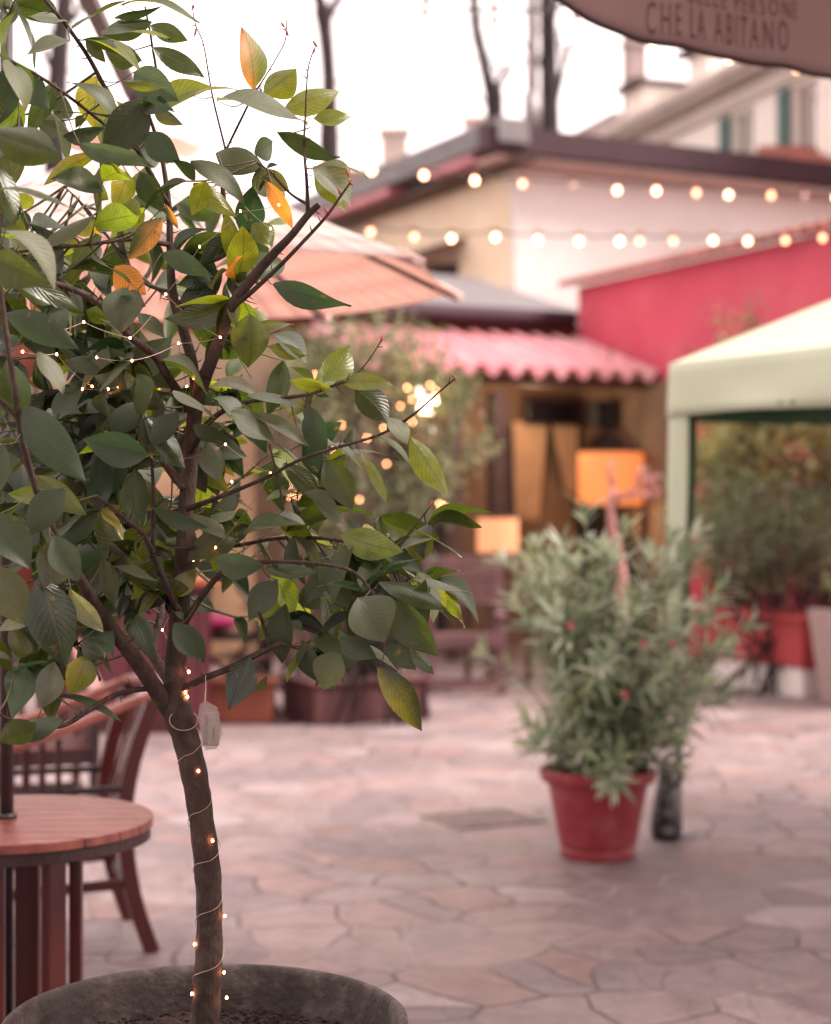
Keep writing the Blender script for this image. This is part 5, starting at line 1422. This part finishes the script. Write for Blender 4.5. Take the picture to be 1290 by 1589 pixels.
cu0 = P(328, 962, 13.2)
bn = thing('low_bench', Vector((cu0.x, 13.2, 0)), 'low dark bench carrying a magenta cushion', 'bench')
q = MB(); q.box((cu0.x, 13.2, .56), (.95, .45, .05)); q.build('seat', M_wood_dark, bn, bevel=.006)
for a in (-1, 1):
    for b_ in (-1, 1): q = MB(); q.box((cu0.x + a * .42, 13.2 + b_ * .18, .267), (.06, .06, .534)); q.build('leg', M_wood_dark, bn)
cuo = MB(); cuo.ball(Vector((cu0.x, 13.15, .655)), .2, 20, 10, (1, .9, .35)); co3 = cuo.build('cushion', mat('magenta_cloth', (.30, .012, .09), .85, .2, 10), smooth=True); tag(co3, 'plump magenta cushion lying on the low dark bench', 'cushion')

# ================================================================== shrubs
OLIVE = [(.12, .13, .065), (.16, .165, .085), (.09, .105, .055), (.20, .20, .115), (.07, .09, .045)]
PALE = [(.25, .25, .15), (.20, .205, .12), (.33, .31, .21), (.16, .17, .09)]
AUT = [(.38, .35, .13), (.30, .29, .12), (.32, .26, .13), (.20, .23, .11), (.42, .38, .19), (.17, .19, .10)]
DKG = [(.07, .09, .045), (.10, .12, .06), (.13, .145, .085), (.18, .19, .13)]
sc = P(590, 660, 12.6)
clump_shrub('leafy_shrub', sc, (.80, .5, .80), 'tall pale olive shrub with tiny lights in front of the pavilion', 'shrub', 105, 24, .062, OLIVE + OLIVE + PALE, seed=8, trans=.35)
sc2 = P(560, 800, 12.3)
clump_shrub('dark_shrub', sc2, (.62, .4, .42), 'darker green shrub under the pale olive shrub', 'shrub', 50, 24, .06, DKG + OLIVE, seed=9)
sc3 = P(1215, 740, 15.2)
clump_shrub('autumn_shrub', sc3, (1.1, .5, .95), 'tall autumn-yellow shrub under the gazebo edge', 'shrub', 230, 26, .075, AUT, seed=12)
sc9 = P(1270, 690, 15.6)
clump_shrub('olive_shrub', sc9, (1.0, .4, .8), 'broad olive shrub hugging the red wall under the gazebo', 'shrub', 150, 26, .075, AUT + PALE, seed=23)
sc4 = P(1190, 830, 14.3)
clump_shrub('grey_green_shrub', sc4, (.75, .35, .45), 'grey-green shrub growing from the red trough', 'shrub', 110, 24, .06, DKG + DKG + [(.13, .13, .10)], seed=13)
sc5 = P(1120, 720, 15.6)
clump_shrub('climbing_shrub', sc5, (.40, .35, 1.3), 'loose climbing shrub whose tips rise above the gazebo roof', 'shrub', 60, 20, .07, AUT + OLIVE, seed=14)
sc6 = P(1160, 520, 16.0)
clump_shrub('tall_climber', sc6, (.34, .3, .32), 'small tuft of yellow-green leaves against the red wall', 'shrub', 16, 18, .07, AUT, seed=15)

sc8 = P(545, 560, 12.9)
clump_shrub('leafy_climber', sc8, (.62, .4, .36), 'pale yellowish climber spilling over the left end of the pink roof', 'shrub', 52, 22, .062, PALE + OLIVE, seed=19)
# fairy lights on the pale shrub
f2 = thing('shrub_light_string', P(570, 700, 12.0), 'tiny warm lights strung over the pale olive shrub', 'string lights')
spots = [(570, 680), (558, 776), (490, 800), (682, 783), (688, 785), (632, 602), (640, 620), (622, 630), (655, 640), (668, 598), (676, 606), (490, 582), (640, 655), (596, 664), (598, 885), (455, 735), (450, 752), (440, 745), (460, 770), (447, 770), (470, 740), (434, 770), (530, 660), (520, 700), (600, 720)]
wf = MB(); pv_ = []
for x, y in spots:
    p = P(x, y, 11.9 + R.uniform(-.12, .12)); pv_.append(p)
    MB().ball(p, .0055, 8, 5).build('bulb', M_fairy_far, f2, smooth=True)
wf.tube(pv_, .0015, 4); wf.build('wire', M_wire, f2)
# cluster of bright bulbs hanging on the pavilion front
hb = thing('bulb_cluster', P(660, 600, 13.0), 'cluster of bare bright bulbs hanging beside the pale olive shrub', 'lamp')
M_bright = emit('bright_white_bulb', (1.0, .80, .55), 10.0)
for x, y in ((653, 607), (660, 624), (672, 622), (664, 640), (656, 633)):
    MB().ball(P(x, y, 13.0), .030, 12, 8, (1, 1, 1.2)).build('bulb', M_bright, hb, smooth=True)
q = MB()
for x, y in ((653, 607), (660, 624), (672, 622), (664, 640), (656, 633)): q.tube([P(x, y - 4, 13.0), P(660, 560, 13.0) + UP * .1], .004, 5)
q.build('cord', M_cable, hb)

# red trough with white base, stone planter at the right edge
rt0 = P(1140, 1075, 14.7); rt1 = P(1262, 1078, 14.0)
L_ = 1.75; L_ = 1.3; rt_c = Vector((3.08, 13.9, 0)) + V * .65 + U * .35
rt = thing('red_trough', rt_c, 'long red trough on a white plinth beneath the shrubs', 'planter')
q = MB(); q.uvbox(rt_c + UP * .12, (.58, L_ - .06, .24)); q.build('plinth', M_whitewall, rt, bevel=.01)
M_rtr = mat('red_painted_trough', (.42, .055, .06), .6, .15, 4)
q = MB(); q.uvbox(rt_c + UP * .425, (.64, L_, .37)); q.build('trough_body', M_rtr, rt, bevel=.012)
q = MB(); q.uvbox(rt_c + UP * .635, (.70, L_ + .06, .05)); q.build('rim', M_rtr, rt, bevel=.01)
spn = P(1256, 1080, 13.3); sp0 = Vector((spn.x + .50, 13.5, 0))
sp2 = thing('stone_planter', sp0, 'tapered pale pebble-stone planter at the right edge of the courtyard', 'planter')
q = MB(); k = [(-.26, 0), (.26, 0), (.32, .72), (-.32, .72)]
vs = []
for z, h in ((0, .25), (.74, .33)):
    for a, b_ in ((-1, -1), (1, -1), (1, 1), (-1, 1)): vs.append(sp0 + U * a * h + V * b_ * h + UP * z)
q.add(vs, [(3, 2, 1, 0), (4, 5, 6, 7), (0, 1, 5, 4), (1, 2, 6, 5), (2, 3, 7, 6), (3, 0, 4, 7)])
q.build('planter_body', mat('pebbledash_stone', (.40, .29, .27), .95, .3, 60, .8, 60), sp2, bevel=.012)
MB().uvbox(sp0 + UP * .745, (.56, .56, .02)).build('soil', M_soil, sp2)
sc7 = sp0 + Vector((.05, .05, 1.15))
clump_shrub('planter_shrub', sc7, (.35, .3, .4), 'dark shrub growing from the stone planter at the right edge', 'shrub', 34, 20, .06, DKG + AUT, seed=17, ground=.75)

# young pink-barked tree behind the oleander
yt0 = P(958, 1100, 10.4); yt0 = Vector((yt0.x, 10.4, 0))
yt = thing('young_pink_tree', yt0, 'slender pink-barked young tree rising behind the oleander', 'tree')
M_pinkbark = mat('pale_pink_bark', (.42, .20, .18), .8, .2, 15)
q = MB(); pts = [P(x, y, 10.4) for x, y in ((964, 1090), (964, 960), (966, 900), (960, 860), (950, 820), (947, 780), (952, 755))]
q.tube([yt0] + pts, [.045, .045, .04, .036, .034, .03, .022, .016], 10); q.build('trunk', M_pinkbark, yt, smooth=True)
for ln in (((948, 785), (975, 765), (1000, 750), (1018, 735)), ((952, 757), (945, 730), (950, 715)), ((955, 770), (985, 772), (1010, 765))):
    q = MB(); pts = [P(x, y, 10.4) for x, y in ln]; q.tube(pts, [.016, .011, .008, .005][:len(pts)], 7); q.build('branch', M_pinkbark, yt, smooth=True)
pl = Leaves(3, 2, (.8, .7)); rp3 = random.Random(4)
for k in range(60):
    c = P(rp3.uniform(985, 1022), rp3.uniform(730, 770), 10.4 + rp3.uniform(-.1, .1)); d = rnd_dir(rp3)
    pl.leaf(c, c + d * .05, rnd_dir(rp3), .022, jit((.30, .12, .13), .3, rp3))
pl.build('leaves', M_shrub, yt)

# ================================================================== light, air, camera
SUN_EL, SUN_AZ = math.radians(45), math.radians(96)           # azimuth from +Y towards +X
world = bpy.data.worlds.new('World'); scene.world = world; world.use_nodes = True
nt = world.node_tree; bg = nt.nodes['Background']
sky = nt.nodes.new('ShaderNodeTexSky'); sky.sky_type = 'NISHITA'; sky.sun_disc = False
sky.sun_elevation = SUN_EL; sky.sun_rotation = SUN_AZ; sky.dust_density = 4.0; sky.air_density = 1.0; sky.ozone_density = .5
mxs = nt.nodes.new('ShaderNodeMixRGB'); mxs.inputs['Fac'].default_value = .82; mxs.inputs['Color2'].default_value = (12.5, 9.9, 9.5, 1)   # high thin cloud
tcw = nt.nodes.new('ShaderNodeTexCoord'); dt = nt.nodes.new('ShaderNodeVectorMath'); dt.operation = 'DOT_PRODUCT'; dt.inputs[1].default_value = (.10, .98, .12)
nt.links.new(tcw.outputs['Generated'], dt.inputs[0])
mr_ = nt.nodes.new('ShaderNodeMapRange'); mr_.interpolation_type = 'SMOOTHSTEP'
for k_, v_ in (('From Min', -.5), ('From Max', .9), ('To Min', .85), ('To Max', 1.35)): mr_.inputs[k_].default_value = v_
nt.links.new(dt.outputs['Value'], mr_.inputs['Value'])
cl = nt.nodes.new('ShaderNodeMixRGB'); cl.blend_type = 'MULTIPLY'; cl.inputs['Fac'].default_value = 1; cl.inputs['Color1'].default_value = (12.0, 10.0, 9.45, 1)   # high thin cloud, brightened ahead of the camera for backlight
nt.links.new(mr_.outputs[0], cl.inputs['Color2']); nt.links.new(cl.outputs[0], mxs.inputs['Color2'])
nt.links.new(sky.outputs[0], mxs.inputs['Color1']); nt.links.new(mxs.outputs[0], bg.inputs['Color'])
bg.inputs['Strength'].default_value = .078
sd = bpy.data.lights.new('sun', 'SUN'); sd.energy = 2.6; sd.angle = math.radians(24); sd.color = (1.0, .86, .80)
so_ = bpy.data.objects.new('sun', sd); COL.objects.link(so_)
sdir = Vector((math.sin(SUN_AZ) * math.cos(SUN_EL), math.cos(SUN_AZ) * math.cos(SUN_EL), math.sin(SUN_EL)))
so_.rotation_euler = (-sdir).to_track_quat('-Z', 'Y').to_euler(); so_.location = sdir * 40
def lamp(p, e, col, r=.05):
    l = bpy.data.lights.new('lamp_light', 'POINT'); l.energy = e; l.color = col; l.shadow_soft_size = r
    o = bpy.data.objects.new('lamp_light', l); COL.objects.link(o); o.location = p
lamp(P(660, 622, 13.0) - V * .15, 3, (1, .62, .30), .06)      # the bare bulb cluster
lamp(bl_c - UP * .5, 8, (1, .5, .2), .2)                       # under the drum lamp
lamp(A - U * 1.2 - V * 1.0 + UP * 2.6, 13, (1, .70, .42), .08)  # added point light warming the pavilion, no bulb hangs there
cam = bpy.data.cameras.new('camera'); co4 = bpy.data.objects.new('camera', cam); COL.objects.link(co4)
co4.location = (0, 0, CAMZ); co4.rotation_euler = (PI / 2, 0, 0)
cam.sensor_fit = 'HORIZONTAL'; cam.sensor_width = 24.0; cam.lens = 24.0 * FPX / 1290
cam.clip_start = .05; cam.clip_end = 600
cam.dof.use_dof = True; cam.dof.focus_distance = 3.06; cam.dof.aperture_fstop = cam.lens / 1000 / .0245; cam.dof.aperture_blades = 0
scene.camera = co4
scene.view_settings.view_transform = 'Standard'; scene.view_settings.look = 'None'; scene.view_settings.gamma = 1; scene.view_settings.exposure = 1.35
scene.render.film_transparent = False
cy = scene.cycles
cy.use_denoising = True; cy.max_bounces = 8; cy.diffuse_bounces = 3; cy.glossy_bounces = 3; cy.transmission_bounces = 4; cy.transparent_max_bounces = 8
cy.sample_clamp_indirect = 4.0; cy.sample_clamp_direct = 0.0; cy.caustics_reflective = False; cy.caustics_refractive = False
